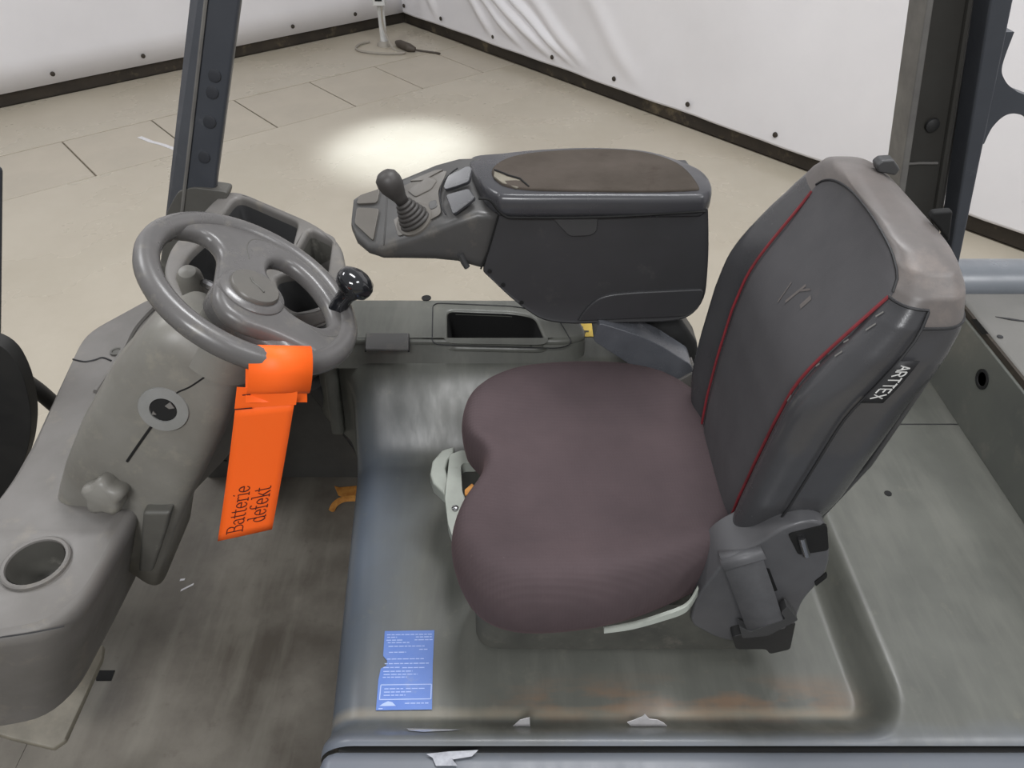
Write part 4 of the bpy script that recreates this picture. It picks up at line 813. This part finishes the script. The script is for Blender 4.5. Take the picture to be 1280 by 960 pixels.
head = mk('control_head', loft([hsec(*q) for q in hs]), con_hi, AC, angle=50)
TN_ = Vector((-0.3649, -0.3943, 0.8434))
mk('top_panel', nprism(rpoly([(-0.2311, 1.3390, 1.3091), (-0.1785, 1.3420, 1.3333), (-0.1173, 1.3353, 1.3567), (-0.1336, 1.2977, 1.3320), (-0.1255, 1.2485, 1.3126), (-0.2049, 1.2368, 1.2727), (-0.2193, 1.2867, 1.2898)], .008, 3), TN_ * .0022), con_pan, head, bevel=.001)
def pads(pts, h, m_, nm='switch', lab=None, r_=.006): return mk(nm, nprism(rpoly([Vector(p) for p in pts], r_, 4), TN_ * h), m_, head, bevel=.0016, label=lab)
def headtop(x, f):
    q = sorted(hs, key=lambda r: r[0])
    for u_, v_ in zip(q, q[1:]):
        if u_[0] <= x <= v_[0]:
            t_ = (x - u_[0]) / (v_[0] - u_[0]); n_ = Vector(u_[2]).lerp(Vector(v_[2]), t_); f_ = Vector(u_[3]).lerp(Vector(v_[3]), t_); m_ = n_.lerp(f_, f)
            return Vector((x, m_.x, m_.y))
for quad in (((-.290, .20), (-.252, .10), (-.245, .60), (-.288, .62)), ((-.290, .70), (-.250, .70), (-.246, .92), (-.286, .90))):
    hq = [headtop(*q) for q in quad]; hn = (hq[2] - hq[0]).cross(hq[3] - hq[1]).normalized(); hn = hn if hn.z > 0 else -hn
    mk('switch', nprism(rpoly([q - hn * .002 for q in hq], .006, 4), hn * .0065), con_pan, head, bevel=.0016)
mk('panel_fold', tube([headtop(-.232, f) for f in (.06, .35, .65, .95)], .0016, 6), con_hi, head)
pads([(-0.1928, 1.3248, 1.3191), (-0.1537, 1.3372, 1.3418), (-0.1347, 1.3216, 1.3427), (-0.1461, 1.3067, 1.3309), (-0.1761, 1.3038, 1.3165)], .0042, con_pan)
pads([(-0.1910, 1.3444, 1.3290), (-0.1404, 1.3446, 1.3510), (-0.1234, 1.3382, 1.3554), (-0.1626, 1.3329, 1.3359)], .0042, con_pan)
pads([(-0.1508, 1.2825, 1.3175), (-0.1359, 1.2823, 1.3238), (-0.1321, 1.2643, 1.3171), (-0.1469, 1.2644, 1.3107)], .0035, con_hi)
pads([(-0.1214, 1.2949, 1.3396), (-0.1133, 1.3144, 1.3522), (-0.0780, 1.3178, 1.3690), (-0.0690, 1.3102, 1.3694), (-0.0741, 1.2829, 1.3544), (-0.0974, 1.2839, 1.3448), (-0.1181, 1.2868, 1.3372)], .007, lid_m, 'thumb_switch', 'grey rocker switch, far one', .006)
pads([(-0.1162, 1.2762, 1.3330), (-0.0738, 1.2698, 1.3484), (-0.0618, 1.2450, 1.3420), (-0.1013, 1.2295, 1.3177)], .007, lid_m, 'thumb_switch', 'grey rocker switch, near one', .006)
mk('head_seam', tube(catmull([(-0.1177, 1.2414, 1.3162), (-0.1258, 1.2611, 1.3218), (-0.1297, 1.2823, 1.3301), (-0.1278, 1.3045, 1.3413), (-0.1136, 1.3212, 1.3553), (-0.0989, 1.3278, 1.3646)], 6), .0014, 5), seam_m, head)
mk('head_clip', tube([(-0.0940, 1.2215, 1.2486), (-0.0875, 1.2215, 1.2304), (-0.0821, 1.2215, 1.2203)], .006, 8), plas_d, head)
# joystick
jb = Vector((-0.1763, 1.2601, 1.2971)); jt = Vector((-0.1994, 1.2580, 1.3418)); jd = (jt - jb).normalized()
prof = []
for i in range(6):
    r0 = .030 - i * .0030; h0 = -.004 + i * .0072
    prof += [(r0, h0), (r0 + .0012, h0 + .003), (r0 - .001, h0 + .0058), (r0 - .0038, h0 + .0064)]
jo = mk('joystick', lathe([(.011, .036), (.0125, .048), (.017, .060), (.0215, .072), (.0225, .083), (.020, .094), (.0125, .101), (0, .103)], jb, jd, 28), rubber, AC, angle=0)
mk('boot', lathe(prof, jb, jd, 28), rubber, jo, angle=60)
mk('boot_socket', lathe([(.036, -.004), (.035, .002), (.031, .003)], jb, TN_, 28), con_pan, head)
# pedestal below the console
mk('support_arm', nprism([(0.1407, 1.2700, 1.0772), (0.3278, 1.2700, 1.0887), (0.3814, 1.2700, 1.0096), (0.4150, 1.2700, 0.8807), (0.3515, 1.2700, 0.9031), (0.2128, 1.2700, 1.0198)], (0, .07, 0)), darkp, AC, bevel=.01)

# ---------------------------------------------------------------- dry leaves
l1 = mk('dry_leaf', nprism([(-0.4819, 1.4313, 0.4100), (-0.4679, 1.4255, 0.4100), (-0.4168, 1.4313, 0.4100), (-0.4037, 1.4023, 0.4100), (-0.4281, 1.3937, 0.4100), (-0.4464, 1.3880, 0.4100), (-0.4650, 1.3965, 0.4100)], (0, 0, .004)), leaf_m, None, bevel=.0015)
tag(l1, 'dry orange-brown leaf on the footwell floor beside the hood', 'leaf')
l2 = mk('dry_leaf', tube(catmull([(-0.4765, 1.3485, 0.4040), (-0.4685, 1.3682, 0.4100), (-0.4469, 1.3815, 0.4140), (-0.4144, 1.3880, 0.4100)], 6), [.004] + [.009] * 17 + [.006], 6), leaf_m, None)
tag(l2, 'thin curled brown leaf stem below the orange-brown leaf', 'leaf')
l3 = mk('dry_leaf', nprism([(-0.0835, 0.9272, 0.9400), (-0.0713, 0.9426, 0.9400), (-0.0624, 0.9311, 0.9400), (-0.0730, 0.9140, 0.9400), (-0.0829, 0.9159, 0.9400)], (0, 0, .004)), leaf_m, None, bevel=.001)
tag(l3, 'small orange-brown leaf scrap caught between the seat lever and cushion', 'leaf')
